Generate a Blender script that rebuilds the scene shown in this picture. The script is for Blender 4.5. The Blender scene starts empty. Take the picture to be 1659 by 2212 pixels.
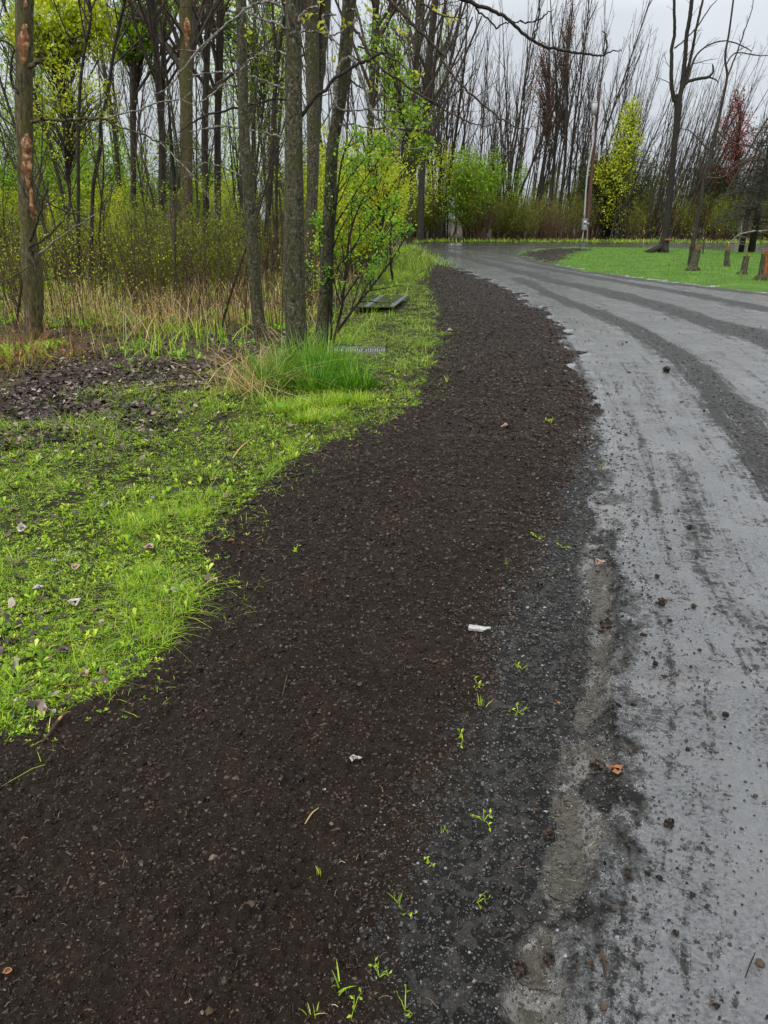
import bpy, math, random
import numpy as np
from mathutils import Vector, Matrix
PI = math.pi
scene = bpy.context.scene
C = scene.collection
RNG = np.random.default_rng(7)
# ------------------------------------------------------------------ camera
F = 1640.0; CU, CV = 829.5, 1106.0; HV = 466.0; H0 = 1.55
PITCH = math.atan((CV - HV) / F)
cam_d = bpy.data.cameras.new('camera'); cam = bpy.data.objects.new('camera', cam_d); C.objects.link(cam)
cam.location = (0, 0, H0); cam.rotation_euler = (PI / 2 - PITCH, 0, 0)
cam_d.sensor_fit = 'VERTICAL'; cam_d.sensor_height = 24.0; cam_d.sensor_width = 18.0
cam_d.lens = 24.0 * F / 2212.0
cam_d.clip_start = 0.05; cam_d.clip_end = 900
scene.camera = cam
cp, sp = math.cos(PITCH), math.sin(PITCH)
def ray(u, v):
    a, b = (u - CU) / F, (CV - v) / F
    return (a, cp + b * sp, -sp + b * cp)
def G(u, v, z=0.0):
    d = ray(u, v); t = (z - H0) / d[2]
    return (d[0] * t, d[1] * t)
def P(u, v, Y):
    d = ray(u, v); t = Y / d[1]
    return (d[0] * t, Y, H0 + d[2] * t)
def RW(w, v, Y):              # true radius of something w photo-pixels wide at that spot
    d = ray(CU, v); t = Y / d[1]
    return 0.5 * w * t / F
def GY(v):
    return G(CU, v)[1]

# ------------------------------------------------------------------ noise (numpy)
def _hash(ix, iy, seed=0, iz=None):
    h = ix.astype(np.int64) * 374761393 + iy.astype(np.int64) * 668265263 + seed * 2147483647
    if iz is not None: h = h + iz.astype(np.int64) * 1274126177
    h = (h ^ (h >> 13)) * 1274126177
    h = h & 0x7fffffff
    h = (h ^ (h >> 16)) * 2246822519
    return (h & 0xffffff) / float(0xffffff)
def vnoise(x, y, seed=0):
    ix, iy = np.floor(x), np.floor(y); fx, fy = x - ix, y - iy
    fx = fx * fx * (3 - 2 * fx); fy = fy * fy * (3 - 2 * fy)
    a = _hash(ix, iy, seed); b = _hash(ix + 1, iy, seed); c = _hash(ix, iy + 1, seed); d = _hash(ix + 1, iy + 1, seed)
    return (a * (1 - fx) + b * fx) * (1 - fy) + (c * (1 - fx) + d * fx) * fy
def fbm(x, y, sc, oct=4, seed=0):
    s = 0; a = 1; t = 0
    for o in range(oct):
        s = s + a * (vnoise(x / sc + 17.3 * o, y / sc - 9.1 * o, seed + o) * 2 - 1); t += a
        a *= .5; sc *= .47
    return s / t
def cell(x, y, sc, seed=0):    # distance to nearest jittered point, 0..1
    gx, gy = x / sc, y / sc; ix, iy = np.floor(gx), np.floor(gy)
    best = np.full(gx.shape, 9.0); idv = np.zeros(gx.shape)
    for dx in (-1, 0, 1):
        for dy in (-1, 0, 1):
            cx, cy = ix + dx, iy + dy
            px = cx + _hash(cx, cy, seed); py = cy + _hash(cx, cy, seed + 5)
            d = (px - gx) ** 2 + (py - gy) ** 2
            m = d < best
            best = np.where(m, d, best); idv = np.where(m, _hash(cx, cy, seed + 9), idv)
    return np.sqrt(best), idv
def segdist(x, y, pl):
    best = np.full(np.shape(x), 1e9)
    for (ax, ay), (bx, by) in zip(pl[:-1], pl[1:]):
        vx, vy = bx - ax, by - ay; L = vx * vx + vy * vy + 1e-12
        t = np.clip(((x - ax) * vx + (y - ay) * vy) / L, 0, 1)
        best = np.minimum(best, (x - ax - t * vx) ** 2 + (y - ay - t * vy) ** 2)
    return np.sqrt(best)
def inpoly(x, y, pl):
    ins = np.zeros(np.shape(x), bool)
    n = len(pl)
    for i in range(n):
        ax, ay = pl[i]; bx, by = pl[(i + 1) % n]
        if ay == by: continue
        c = ((ay > y) != (by > y)) & (x < (bx - ax) * (y - ay) / (by - ay) + ax)
        ins ^= c
    return ins
def sdist(x, y, pl):           # > 0 inside
    d = segdist(x, y, pl + [pl[0]])
    return np.where(inpoly(x, y, pl), d, -d)
def catmull(pts, n=8):
    p = [pts[0]] + list(pts) + [pts[-1]]; out = []
    for i in range(1, len(p) - 2):
        p0, p1, p2, p3 = [np.array(q, float) for q in p[i - 1:i + 3]]
        for k in range(n):
            t = k / n
            out.append(0.5 * ((2 * p1) + (-p0 + p2) * t + (2 * p0 - 5 * p1 + 4 * p2 - p3) * t * t + (-p0 + 3 * p1 - 3 * p2 + p3) * t ** 3))
    out.append(np.array(pts[-1], float))
    return out
def gl(px, n=3):               # photo-traced ground line -> world polyline
    w = [G(*q) for q in px]
    return [tuple(q) for q in catmull(w, n)]

# ------------------------------------------------------------------ mesh helpers
def srgb(r, g, b, k=1.0):
    f = lambda c: ((c / 255) / 12.92 if c / 255 <= .04045 else ((c / 255 + .055) / 1.055) ** 2.4) * k
    return (f(r), f(g), f(b), 1)
class MB:
    def __init__(s): s.V = []; s.Q = []; s.T = []; s.n = 0; s.A = []
    def add(s, V, Q=None, T=None, a=None):
        V = np.asarray(V, float).reshape(-1, 3)
        if Q is not None and len(Q): s.Q.append(np.asarray(Q, np.int64).reshape(-1, 4) + s.n)
        if T is not None and len(T): s.T.append(np.asarray(T, np.int64).reshape(-1, 3) + s.n)
        s.V.append(V); s.n += len(V)
        s.A.append(np.full(len(V), 0.0 if a is None else a) if np.isscalar(a) or a is None else np.asarray(a))
    def mesh(s, name, smooth=True, attr=None):
        V = np.concatenate(s.V); Q = np.concatenate(s.Q) if s.Q else np.zeros((0, 4), int); T = np.concatenate(s.T) if s.T else np.zeros((0, 3), int)
        me = mesh_np(name, V, Q, T, smooth)
        if attr:
            at = me.attributes.new(attr, 'FLOAT', 'POINT'); at.data.foreach_set('value', np.concatenate(s.A).astype(np.float32))
        return me
    def build(s, name, mat, parent=None, smooth=True, attr=None):
        return link(name, s.mesh(name, smooth, attr), mat, parent)
def mesh_np(name, V, Q=None, T=None, smooth=True):
    me = bpy.data.meshes.new(name)
    nq = 0 if Q is None else len(Q); nt = 0 if T is None else len(T)
    me.vertices.add(len(V)); me.vertices.foreach_set('co', np.asarray(V, np.float32).ravel())
    loops = []
    if nq: loops.append(np.asarray(Q).ravel())
    if nt: loops.append(np.asarray(T).ravel())
    loops = np.concatenate(loops).astype(np.int32)
    me.loops.add(len(loops)); me.loops.foreach_set('vertex_index', loops)
    st = np.concatenate([np.arange(nq) * 4, nq * 4 + np.arange(nt) * 3]).astype(np.int32)
    me.polygons.add(nq + nt); me.polygons.foreach_set('loop_start', st)
    me.polygons.foreach_set('use_smooth', np.full(nq + nt, smooth))
    me.update(calc_edges=True)
    return me
def link(name, me, mat, parent=None):
    o = bpy.data.objects.new(name, me); C.objects.link(o)
    if mat is not None: me.materials.append(mat)
    if parent is not None: o.parent = parent
    return o
def tag(o, label, cat=None, group=None, kind=None):
    if label: o['label'] = label
    if cat: o['category'] = cat
    if group: o['group'] = group
    if kind: o['kind'] = kind
    return o
def empty(name, label, cat, loc=(0, 0, 0), group=None):
    o = bpy.data.objects.new(name, None); C.objects.link(o); o.location = loc; o.empty_display_size = .2
    return tag(o, label, cat, group)
def tube(mb, pts, rad, n=6, jit=0.0, rng=None, cap=True, a=0.0):
    pts = np.asarray(pts, float); m = len(pts); rad = np.broadcast_to(np.asarray(rad, float), (m,))
    tg = np.gradient(pts, axis=0); tg /= np.linalg.norm(tg, axis=1)[:, None] + 1e-9
    ref = np.array([1., 0, 0]) if abs(tg[0][0]) < .8 else np.array([0, 1., 0])
    s = np.cross(tg, ref); s /= np.linalg.norm(s, axis=1)[:, None] + 1e-9
    b = np.cross(tg, s)
    th = np.arange(n) * 2 * PI / n
    R = rad[:, None] * np.ones((m, n))
    if jit and rng is not None: R = R * (1 + jit * rng.standard_normal((m, n)))
    V = pts[:, None, :] + R[..., None] * (np.cos(th)[None, :, None] * s[:, None, :] + np.sin(th)[None, :, None] * b[:, None, :])
    i = np.arange(m - 1)[:, None] * n; j = np.arange(n)[None, :]; j2 = (j + 1) % n
    Q = np.stack([i + j, i + j2, i + n + j2, i + n + j], -1).reshape(-1, 4)
    T = None; V = V.reshape(-1, 3)
    if cap:
        V = np.vstack([V, pts[-1] + tg[-1] * rad[-1] * .3, pts[0]]); e = m * n
        T = [(e, (m - 1) * n + k, (m - 1) * n + (k + 1) % n) for k in range(n)] + [(e + 1, (k + 1) % n, k) for k in range(n)]
    mb.add(V, Q, T, a)
def box(mb, c, s, rot=None):
    V = np.array([(x, y, z) for x in (-.5, .5) for y in (-.5, .5) for z in (-.5, .5)]) * np.array(s)
    if rot is not None: V = V @ np.array(rot.to_3x3()).T
    mb.add(V + np.array(c), [(0, 1, 3, 2), (4, 6, 7, 5), (0, 4, 5, 1), (2, 3, 7, 6), (0, 2, 6, 4), (1, 5, 7, 3)])
def leaves(mb, pts, size, rng, asp=.55, up=0.3, fold=.25, droop=None):
    """little folded leaves (4 triangles as 2 quads) at pts with random facing"""
    pts = np.asarray(pts, float); n = len(pts)
    if n == 0: return
    d = rng.standard_normal((n, 3)); d[:, 2] = d[:, 2] * .7 + up; d /= np.linalg.norm(d, axis=1)[:, None]
    w = np.cross(d, rng.standard_normal((n, 3))); w /= np.linalg.norm(w, axis=1)[:, None] + 1e-9
    nn = np.cross(d, w); s = np.broadcast_to(np.asarray(size, float), (n,))[:, None]
    if droop is not None: pass
    V = np.stack([pts, pts + d * s * .45 + w * s * asp * .5 + nn * s * fold * .5, pts + d * s, pts + d * s * .45 - w * s * asp * .5 + nn * s * fold * .5, pts + d * s * .5], 1)
    b = np.arange(n)[:, None] * 5
    Q = np.concatenate([b + np.array([[0, 1, 2, 4]]), b + np.array([[0, 4, 2, 3]])])
    mb.add(V, Q)
def blades(mb, pts, h, w, rng, lean=.35, curl=.5, dirs=None):
    pts = np.asarray(pts, float); n = len(pts)
    if n == 0: return
    h = np.broadcast_to(np.asarray(h, float), (n,)); w = np.broadcast_to(np.asarray(w, float), (n,))
    th = rng.random(n) * 2 * PI if dirs is None else dirs
    l = np.minimum(np.abs(rng.standard_normal(n)), 1.7) * lean + .05
    dx, dy = np.cos(th), np.sin(th)
    wx, wy = -np.sin(th + rng.standard_normal(n) * .6), np.cos(th)
    V = np.zeros((n, 8, 3))
    for k, (t, ww) in enumerate(((0, 1), (.4, .95), (.75, .65), (1, .08))):
        out = h * (l * t + curl * l * t * t * 1.3); zz = h * t * np.clip(1 - .35 * curl * l * t * 2, .15, 1)
        cx = pts[:, 0] + dx * out; cy = pts[:, 1] + dy * out; cz = pts[:, 2] + zz
        for s_, q in ((-1, 0), (1, 1)):
            V[:, k * 2 + q, 0] = cx + s_ * wx * w * ww * .5; V[:, k * 2 + q, 1] = cy + s_ * wy * w * ww * .5; V[:, k * 2 + q, 2] = cz
    b = np.arange(n)[:, None] * 8
    Q = np.concatenate([b + np.array([[k, k + 1, k + 3, k + 2]]) for k in (0, 2, 4)])
    mb.add(V, Q)
_ph = (1 + 5 ** .5) / 2
ICOV = np.array([(-1, _ph, 0), (1, _ph, 0), (-1, -_ph, 0), (1, -_ph, 0), (0, -1, _ph), (0, 1, _ph), (0, -1, -_ph), (0, 1, -_ph), (_ph, 0, -1), (_ph, 0, 1), (-_ph, 0, -1), (-_ph, 0, 1)]) / math.sqrt(1 + _ph * _ph)
ICOF = np.array([(0, 11, 5), (0, 5, 1), (0, 1, 7), (0, 7, 10), (0, 10, 11), (1, 5, 9), (5, 11, 4), (11, 10, 2), (10, 7, 6), (7, 1, 8), (3, 9, 4), (3, 4, 2), (3, 2, 6), (3, 6, 8), (3, 8, 9), (4, 9, 5), (2, 4, 11), (6, 2, 10), (8, 6, 7), (9, 8, 1)])
def rocks(mb, pts, size, rng, flat=.7, jit=.28, a=None):
    pts = np.asarray(pts, float); n = len(pts)
    if n == 0: return
    V = ICOV[None] * (1 + jit * rng.standard_normal((n, 12, 1)))
    V = V * (1 + .3 * rng.standard_normal((n, 1, 3))).clip(.5, 1.6) * np.array([1, 1, flat])
    th = rng.random(n) * 2 * PI; c, s_ = np.cos(th)[:, None], np.sin(th)[:, None]
    X = V[..., 0] * c - V[..., 1] * s_; Y = V[..., 0] * s_ + V[..., 1] * c
    V = np.stack([X, Y, V[..., 2]], -1) * np.broadcast_to(np.asarray(size, float), (n,))[:, None, None] * .5
    mb.add(V + pts[:, None, :], None, (ICOF[None] + np.arange(n)[:, None, None] * 12).reshape(-1, 3))

# ------------------------------------------------------------------ materials
def mat(name):
    m = bpy.data.materials.new(name); m.use_nodes = True; nt = m.node_tree
    return m, nt, nt.nodes, nt.links, nt.nodes['Principled BSDF']
def N(nt, t, **kw):
    n = nt.nodes.new(t)
    for k, v in kw.items():
        if k in n.inputs: n.inputs[k].default_value = v
        else: setattr(n, k, v)
    return n
def ramp(nt, fac, stops, interp='LINEAR'):
    r = nt.nodes.new('ShaderNodeValToRGB'); r.color_ramp.interpolation = interp
    e = r.color_ramp.elements
    while len(e) < len(stops): e.new(.5)
    for q, (p_, c) in zip(e, stops):
        q.position = p_; q.color = c if len(c) == 4 else (*c, 1)
    nt.links.new(fac, r.inputs['Fac']); return r.outputs['Color']
def mix(nt, fac, a, b, mode='MIX'):
    m = nt.nodes.new('ShaderNodeMix'); m.data_type = 'RGBA'; m.blend_type = mode
    for s_, x in ((m.inputs[0], fac), (m.inputs[6], a), (m.inputs[7], b)):
        if hasattr(x, 'links'): nt.links.new(x, s_)
        else: s_.default_value = x
    return m.outputs[2]
def mathn(nt, op, a, b=0.0, clamp=False):
    m = nt.nodes.new('ShaderNodeMath'); m.operation = op; m.use_clamp = clamp
    for s_, x in ((m.inputs[0], a), (m.inputs[1], b)):
        if hasattr(x, 'links'): nt.links.new(x, s_)
        else: s_.default_value = x
    return m.outputs[0]
def noise(nt, sc, det=6, rough=.6, vec=None, dist=0.0):
    n = N(nt, 'ShaderNodeTexNoise', Scale=sc, Detail=det, Roughness=rough, Distortion=dist)
    if vec is not None: nt.links.new(vec, n.inputs['Vector'])
    return n.outputs['Fac']
def objco(nt, scale=None):
    c = nt.nodes.new('ShaderNodeTexCoord').outputs['Object']
    if scale is None: return c
    m = nt.nodes.new('ShaderNodeMapping'); m.inputs['Scale'].default_value = scale; nt.links.new(c, m.inputs['Vector'])
    return m.outputs['Vector']
def bump(nt, h, b, strength=.5, dist=.01):
    n = N(nt, 'ShaderNodeBump', Strength=strength, Distance=dist); nt.links.new(h, n.inputs['Height'])
    nt.links.new(n.outputs['Normal'], b.inputs['Normal']); return n
def rpi(nt): return nt.nodes.new('ShaderNodeNewGeometry').outputs['Random Per Island']
def attr(nt, name):
    a = nt.nodes.new('ShaderNodeAttribute'); a.attribute_name = name; return a.outputs['Fac']
def leaf_mat(name, stops, trans=.3, rough=.45, patch=None, spec=.5):
    m, nt, ns, lk, b = mat(name)
    col = ramp(nt, rpi(nt), stops)
    if patch:
        col = mix(nt, ramp(nt, noise(nt, patch[0], 3, .5, objco(nt)), [(.4, (0, 0, 0)), (.62, (1, 1, 1))]), col, patch[1], 'MULTIPLY')
    lk.new(col, b.inputs['Base Color']); b.inputs['Roughness'].default_value = rough
    b.inputs['Specular IOR Level'].default_value = spec
    if trans:
        t = ns.new('ShaderNodeBsdfTranslucent'); lk.new(col, t.inputs['Color'])
        ms = ns.new('ShaderNodeMixShader'); ms.inputs[0].default_value = trans
        lk.new(b.outputs[0], ms.inputs[1]); lk.new(t.outputs[0], ms.inputs[2]); lk.new(ms.outputs[0], ns['Material Output'].inputs['Surface'])
    return m
def bark_mat(name, dark, mid, lichen=None, moss=None, sc=14, lamt=.62, mamt=.6, rough=.8, bd=.02):
    m, nt, ns, lk, b = mat(name)
    v = objco(nt, (1, 1, .28)); v0 = objco(nt)
    n1 = noise(nt, sc * 2.2, 8, .7, v, .3)
    col = ramp(nt, n1, [(.4, dark), (.58, mid)])
    if lichen:
        l = ramp(nt, noise(nt, sc * 2.0, 6, .75, v0), [(lamt - .04, (0, 0, 0)), (lamt + .05, (1, 1, 1))])
        col = mix(nt, l, col, lichen)
    if moss:
        l = ramp(nt, noise(nt, sc * .25, 6, .7, v0), [(mamt - .12, (0, 0, 0)), (mamt + .12, (1, 1, 1))])
        col = mix(nt, mathn(nt, 'MULTIPLY', l, .8), col, moss)
    lk.new(col, b.inputs['Base Color']); b.inputs['Roughness'].default_value = rough
    b.inputs['Specular IOR Level'].default_value = .35
    bump(nt, n1, b, .9, bd)
    return m
# ------------------------------------------------------------------ world and sun
w = bpy.data.worlds.new('World'); scene.world = w; w.use_nodes = True
nt = w.node_tree; ns = nt.nodes; lk = nt.links
bg = ns['Background']
SUN_EL, SUN_AZ = math.radians(52), math.radians(215)
sky = ns.new('ShaderNodeTexSky'); sky.sky_type = 'NISHITA'; sky.sun_disc = False
sky.sun_elevation = SUN_EL; sky.sun_rotation = SUN_AZ; sky.dust_density = 4; sky.air_density = 1.2; sky.altitude = 50
hs = N(nt, 'ShaderNodeHueSaturation', Saturation=.22, Value=1.0); lk.new(sky.outputs[0], hs.inputs['Color'])
tc = ns.new('ShaderNodeTexCoord'); sx = ns.new('ShaderNodeSeparateXYZ'); lk.new(tc.outputs['Generated'], sx.inputs[0])
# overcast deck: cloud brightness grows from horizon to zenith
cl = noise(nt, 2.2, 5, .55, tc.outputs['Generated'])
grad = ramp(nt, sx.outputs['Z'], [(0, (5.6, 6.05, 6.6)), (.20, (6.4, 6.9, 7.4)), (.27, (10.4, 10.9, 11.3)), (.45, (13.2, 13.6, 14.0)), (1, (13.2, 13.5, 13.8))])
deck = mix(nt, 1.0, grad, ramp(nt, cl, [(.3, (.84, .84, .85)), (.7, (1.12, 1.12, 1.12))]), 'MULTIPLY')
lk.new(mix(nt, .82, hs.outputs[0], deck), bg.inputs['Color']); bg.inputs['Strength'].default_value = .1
sd = bpy.data.lights.new('sun', 'SUN'); sd.energy = 1.5; sd.angle = math.radians(12); sd.color = (1, .97, .92)
so = bpy.data.objects.new('sun', sd); C.objects.link(so); so.location = (0, 0, 30)
so.rotation_euler = (PI / 2 - SUN_EL, 0, PI - SUN_AZ)
vs = scene.view_settings; vs.view_transform = 'Standard'; vs.look = 'None'; vs.exposure = 0.3; vs.gamma = 1

# ------------------------------------------------------------------ ground outlines traced on the ground plane
VS = gl([(-500, 1740), (-200, 1640), (0, 1600), (90, 1590), (200, 1528), (300, 1450), (365, 1365), (440, 1300), (458, 1190), (540, 1085), (640, 1005), (720, 952), (860, 898), (892, 840), (930, 780), (962, 735), (938, 690), (930, 650), (916, 612), (922, 582)])
STOP = gl([(922, 582), (940, 575), (970, 577), (1000, 583)])
SE = gl([(1000, 583), (1060, 610), (1130, 645), (1195, 698), (1238, 755), (1262, 830), (1278, 900), (1272, 980), (1235, 1060), (1180, 1180), (1100, 1320), (1055, 1500), (1000, 1650), (935, 1800), (895, 2000), (860, 2212), (845, 2500)])
GR = gl([(1278, 900), (1295, 990), (1300, 1100), (1302, 1200), (1325, 1300), (1350, 1400), (1345, 1500), (1330, 1650), (1300, 1800), (1255, 1980), (1225, 2212), (1215, 2500)])
SE_SPLIT = min(range(len(SE)), key=lambda i: (SE[i][0] - G(1278, 900)[0]) ** 2 + (SE[i][1] - G(1278, 900)[1]) ** 2)
RIM = gl([(1000, 583), (965, 572), (935, 556), (905, 538), (884, 528)])
FARU = gl([(884, 528), (910, 524.5), (960, 523.5), (1260, 525), (1450, 525.5), (1590, 527), (1700, 529), (2100, 534)])
FARL = gl([(1116, 549), (1135, 544), (1160, 539), (1210, 535), (1260, 534.5), (1430, 535.5), (1490, 538), (1600, 544), (1700, 547), (2100, 556)])
LAWN = gl([(1116, 549), (1150, 562), (1210, 575), (1300, 590), (1400, 603), (1500, 616), (1659, 633), (1900, 662), (2300, 720)])
YB = 0.2
soil_poly = VS + STOP[1:] + SE[1:] + [(SE[-1][0], YB), (-6, YB), (-6, VS[0][1])]
shoulder_poly = SE[SE_SPLIT:] + list(reversed(GR))
lawn_poly = LAWN + [(60, LAWN[-1][1]), (60, FARL[-1][1])] + list(reversed(FARL))[:-1]
road_poly = list(reversed(GR)) + SE[:SE_SPLIT][::-1] + RIM[1:] + FARU[1:] + [(60, FARU[-1][1]), (60, 3), (60, YB), (GR[-1][0], YB)]
patch_poly = gl([(1126, 551), (1160, 541.5), (1225, 537), (1268, 538), (1245, 546), (1215, 557), (1205, 569), (1165, 564), (1126, 551)], 3)
FOR = gl([(-900, 980), (-200, 905), (0, 888), (120, 845), (240, 812), (330, 790), (450, 792), (560, 745), (690, 690), (770, 610), (850, 552), (880, 526)])
FORF = gl([(880, 526), (905, 521.5), (960, 520), (1260, 521), (1450, 521.5), (1700, 524), (2100, 528)])
forest_poly = FOR + FORF[1:] + [(90, FORF[-1][1]), (90, 90), (-90, 90), (-90, FOR[0][1])]
RIDGES = [(gl([(905, 531), (960, 545), (1060, 570), (1180, 602), (1300, 628), (1400, 655), (1500, 684), (1600, 715), (1750, 765)]), .26, 1.0),
          (gl([(1120, 600), (1200, 640), (1300, 680), (1390, 720), (1480, 780), (1560, 860), (1630, 950), (1720, 1080)]), .17, .75),
          (gl([(1050, 556), (1150, 575), (1270, 596), (1400, 618), (1520, 640), (1659, 668), (1800, 695)]), .22, .8),
          (gl([(1116, 549), (1150, 564), (1210, 577), (1300, 592), (1400, 606), (1500, 618), (1659, 636), (1800, 650)]), .18, .8),
          (gl([(884, 529), (930, 531), (1000, 532), (1100, 532), (1200, 530), (1500, 530)]), .35, .7),
          (gl([(960, 535), (1040, 545), (1090, 553), (1160, 545), (1250, 531)]), .3, .5)]
PUD = gl([(1310, 1090), (1300, 1200), (1292, 1290), (1300, 1420), (1285, 1490), (1262, 1630), (1243, 1770), (1215, 1880), (1165, 2060), (1150, 2200), (1140, 2320)])
WETEDGE = gl([(1215, 700), (1262, 770), (1292, 860), (1312, 960), (1316, 1060)])
MUD = [(gl([(1250, 1420), (1330, 1440), (1400, 1470), (1500, 1462), (1659, 1455), (1750, 1460)]), .05)]
LEFTEDGE = list(reversed(GR)) + SE[:SE_SPLIT][::-1] + RIM[1:]
def warp(x, y):
    r = np.sqrt(x * x + y * y)
    a = .022 + .010 * r
    return x + a * 2.4 * fbm(x, y, .30, 6, 41), y + a * 2.4 * fbm(x, y, .30, 6, 77)
def sstep(a, b, x):
    t = np.clip((x - a) / (b - a), 0, 1); return t * t * (3 - 2 * t)
def classify(x, y):
    wx, wy = warp(x, y)
    d = dict(soil=sdist(wx, wy, soil_poly), sh=sdist(wx, wy, shoulder_poly), lawn=sdist(wx, wy, lawn_poly), road=sdist(wx, wy, road_poly),
             patch=sdist(wx, wy, patch_poly), forest=sdist(wx, wy, forest_poly))
    # road also owns the little gaps the warp opens
    c = np.zeros(x.shape, int)                       # 0 verge
    c[d['forest'] > 0] = 1
    c[d['road'] > 0] = 4; c[d['sh'] > 0] = 3; c[d['soil'] > 0] = 2
    c[d['lawn'] > 0] = 5; c[(d['lawn'] > 0) & (d['patch'] > 0)] = 6
    return c, d
def fields(x, y, lean=False):
    c, d = classify(x, y)
    r = np.sqrt(x * x + y * y)
    wsoil = sstep(-.05, .10, d['soil']); wsh = sstep(-.04, .06, d['sh']); wroad = sstep(-.03, .05, d['road'])
    wlawn = sstep(-.1, .3, d['lawn']); wfor = sstep(-.4, .8, d['forest'])
    wpatch = sstep(-.1, .2, d['patch'])
    # roughness of the stony shoulder also bleeds into soil (dark gravel crumbs) and into road edge
    gs = np.zeros(x.shape); GX = GRIDGE = np.zeros(x.shape)
    for pl, wd, am in RIDGES:
        dd = segdist(x, y, pl); wv = wd * (1 + .5 * fbm(x, y, .8, 3, 5))
        GRIDGE = np.maximum(GRIDGE, am * np.exp(-(dd / np.maximum(wv, .05)) ** 2))
    pud = segdist(x + .02 * fbm(x, y, .12, 3, 9), y, PUD)
    wet = np.exp(-(pud / (.062 + .035 * fbm(x, y, .3, 2, 13))) ** 2) * (y < 5.5)
    edge = np.exp(-(segdist(x, y, WETEDGE) / .14) ** 2)
    mud = np.zeros(x.shape)
    dse = segdist(x + .12 * fbm(x, y, .25, 4, 91), y, SE)
    asoil = np.where(c == 2, .5 + .5 * sstep(0, .2, dse), .5 - .5 * sstep(0, .2, dse)); asoil = np.where(c == 6, 1.0, asoil)
    dgr = segdist(x + .1 * fbm(x, y, .3, 4, 95), y, GR)
    ash = np.where((c == 2) | (c == 3), .5 + .5 * sstep(0, .1, dgr), .5 - .5 * sstep(0, .28, dgr)); ash = np.where(c == 4, np.maximum(ash, .5 - .5 * sstep(0, .12, segdist(x, y, SE))), ash)
    wetp = wet * sstep(-.45, .2, fbm(x, y, .16, 4, 17))
    for pl, wd in MUD: mud = np.maximum(mud, np.exp(-(segdist(x, y + .03 * fbm(x, y, .2, 3, 3), pl) / wd) ** 2) * (.5 + .8 * fbm(x, y, .1, 3, 30)))
    wroad = np.maximum(wroad, 0)
    z = .012 * fbm(x, y, 1.7, 2, 1)
    z = z + wsoil * (.035 * sstep(0, .5, d['soil']) + .02 * fbm(x, y, .45, 3, 21))
    big = r < 14
    cr = np.zeros(x.shape); st = np.zeros(x.shape)
    xs, ys = x[big], y[big]
    if len(xs):
        f1, i1 = cell(xs + .006 * fbm(xs, ys, .02, 2, 3), ys, .017, 3); f2, i2 = cell(xs, ys, .0085, 8); f3, i3 = cell(xs, ys, .045, 12)
        cr[big] = (1 - np.clip(f1 * 1.3, 0, 1) ** 2) * .012 * (.35 + i1) + (1 - np.clip(f2 * 1.3, 0, 1) ** 2) * .005 * (.3 + i2) + np.where(i3 > .72, (1 - np.clip(f3 * 1.6, 0, 1) ** 2), 0) * .014
        st[big] = (1 - np.clip(f1 * 1.25, 0, 1)) * .008 * (i1 > .35) + (1 - np.clip(f2 * 1.25, 0, 1)) * .005
    far = fbm(x, y, .12, 3, 55)
    cr = np.where(big, cr, .008 * far)
    z = z + wsoil * cr * (1 + .5 * fbm(x, y, .25, 3, 61))
    z = z + wsh * (st * 1.0 + .006 * fbm(x, y, .12, 4, 66)) * (1 - .7 * wet)
    z = z + wroad * (1 - wsh) * (.0016 * fbm(x, y, .05, 4, 31) + .004 * fbm(x, y, .5, 2, 33) + GRIDGE * (.018 + .012 * far + .7 * st) + .5 * st * sstep(.02, -.02, d['road'] - .12 * (1 + fbm(x, y, .3, 3, 90))) * 1.2)
    z = z - .026 * wet * np.maximum(wsh, wroad) * np.clip(.75 + 1.1 * fbm(x, y, .2, 3, 18), .1, 1.4) + mud * .012 * wroad
    z = z - .012 * np.maximum(wroad, wsh)
    z = z + (1 - wroad) * (1 - wsoil) * (1 - wsh) * (.018 * fbm(x, y, .22, 4, 71) + .012)
    z = z + wlawn * .03 + wfor * .06 * fbm(x, y, 1.3, 4, 81) + wpatch * .02 * far
    return z, c, d, dict(ridge=np.clip(GRIDGE, 0, 1) * wroad, sh=ash, wet=np.clip(wetp, 0, 1), edge=edge, mud=np.clip(mud, 0, 1), soil=asoil, road=wroad, lat=segdist(x, y, LEFTEDGE),
                         lump=cr / .014, brown=sstep(.25, -.02, np.where(d['soil'] > 0, 0, -d['soil'])))
GR0, GR1, KR = 2.0, 78.0, .0026
Y0 = -1.15
nr = int(math.log(GR1 / GR0) / KR); ncol = int(1.9 / KR * .92)
rr = GR0 * np.exp(np.linspace(0, math.log(GR1 / GR0), nr)); tt = np.linspace(-.95, .95, ncol)
XX = rr[:, None] * tt[None, :]; YY = Y0 + rr[:, None] * np.ones((1, ncol))
gx, gy = XX.ravel(), YY.ravel()
gz, gc, gd, ga = fields(gx, gy)
idx = np.arange(nr * ncol).reshape(nr, ncol)
QA = np.stack([idx[:-1, :-1], idx[:-1, 1:], idx[1:, 1:], idx[1:, :-1]], -1).reshape(-1, 4)
qc = gc[QA[:, 0]]
VALL = np.stack([gx, gy, gz], -1)
def height(x, y):
    """bilinear look-up in the terrain grid"""
    x = np.asarray(x, float); y = np.asarray(y, float)
    r = np.clip(y - Y0, GR0, GR1 * .999); i = np.log(r / GR0) / math.log(GR1 / GR0) * (nr - 1); j = np.clip((x / r + .95) / 1.9 * (ncol - 1), 0, ncol - 1.001)
    i = np.clip(i, 0, nr - 1.001); i0 = i.astype(int); j0 = j.astype(int); fi, fj = i - i0, j - j0
    Z = gz.reshape(nr, ncol)
    return (Z[i0, j0] * (1 - fj) + Z[i0, j0 + 1] * fj) * (1 - fi) + (Z[i0 + 1, j0] * (1 - fj) + Z[i0 + 1, j0 + 1] * fj) * fi
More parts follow.
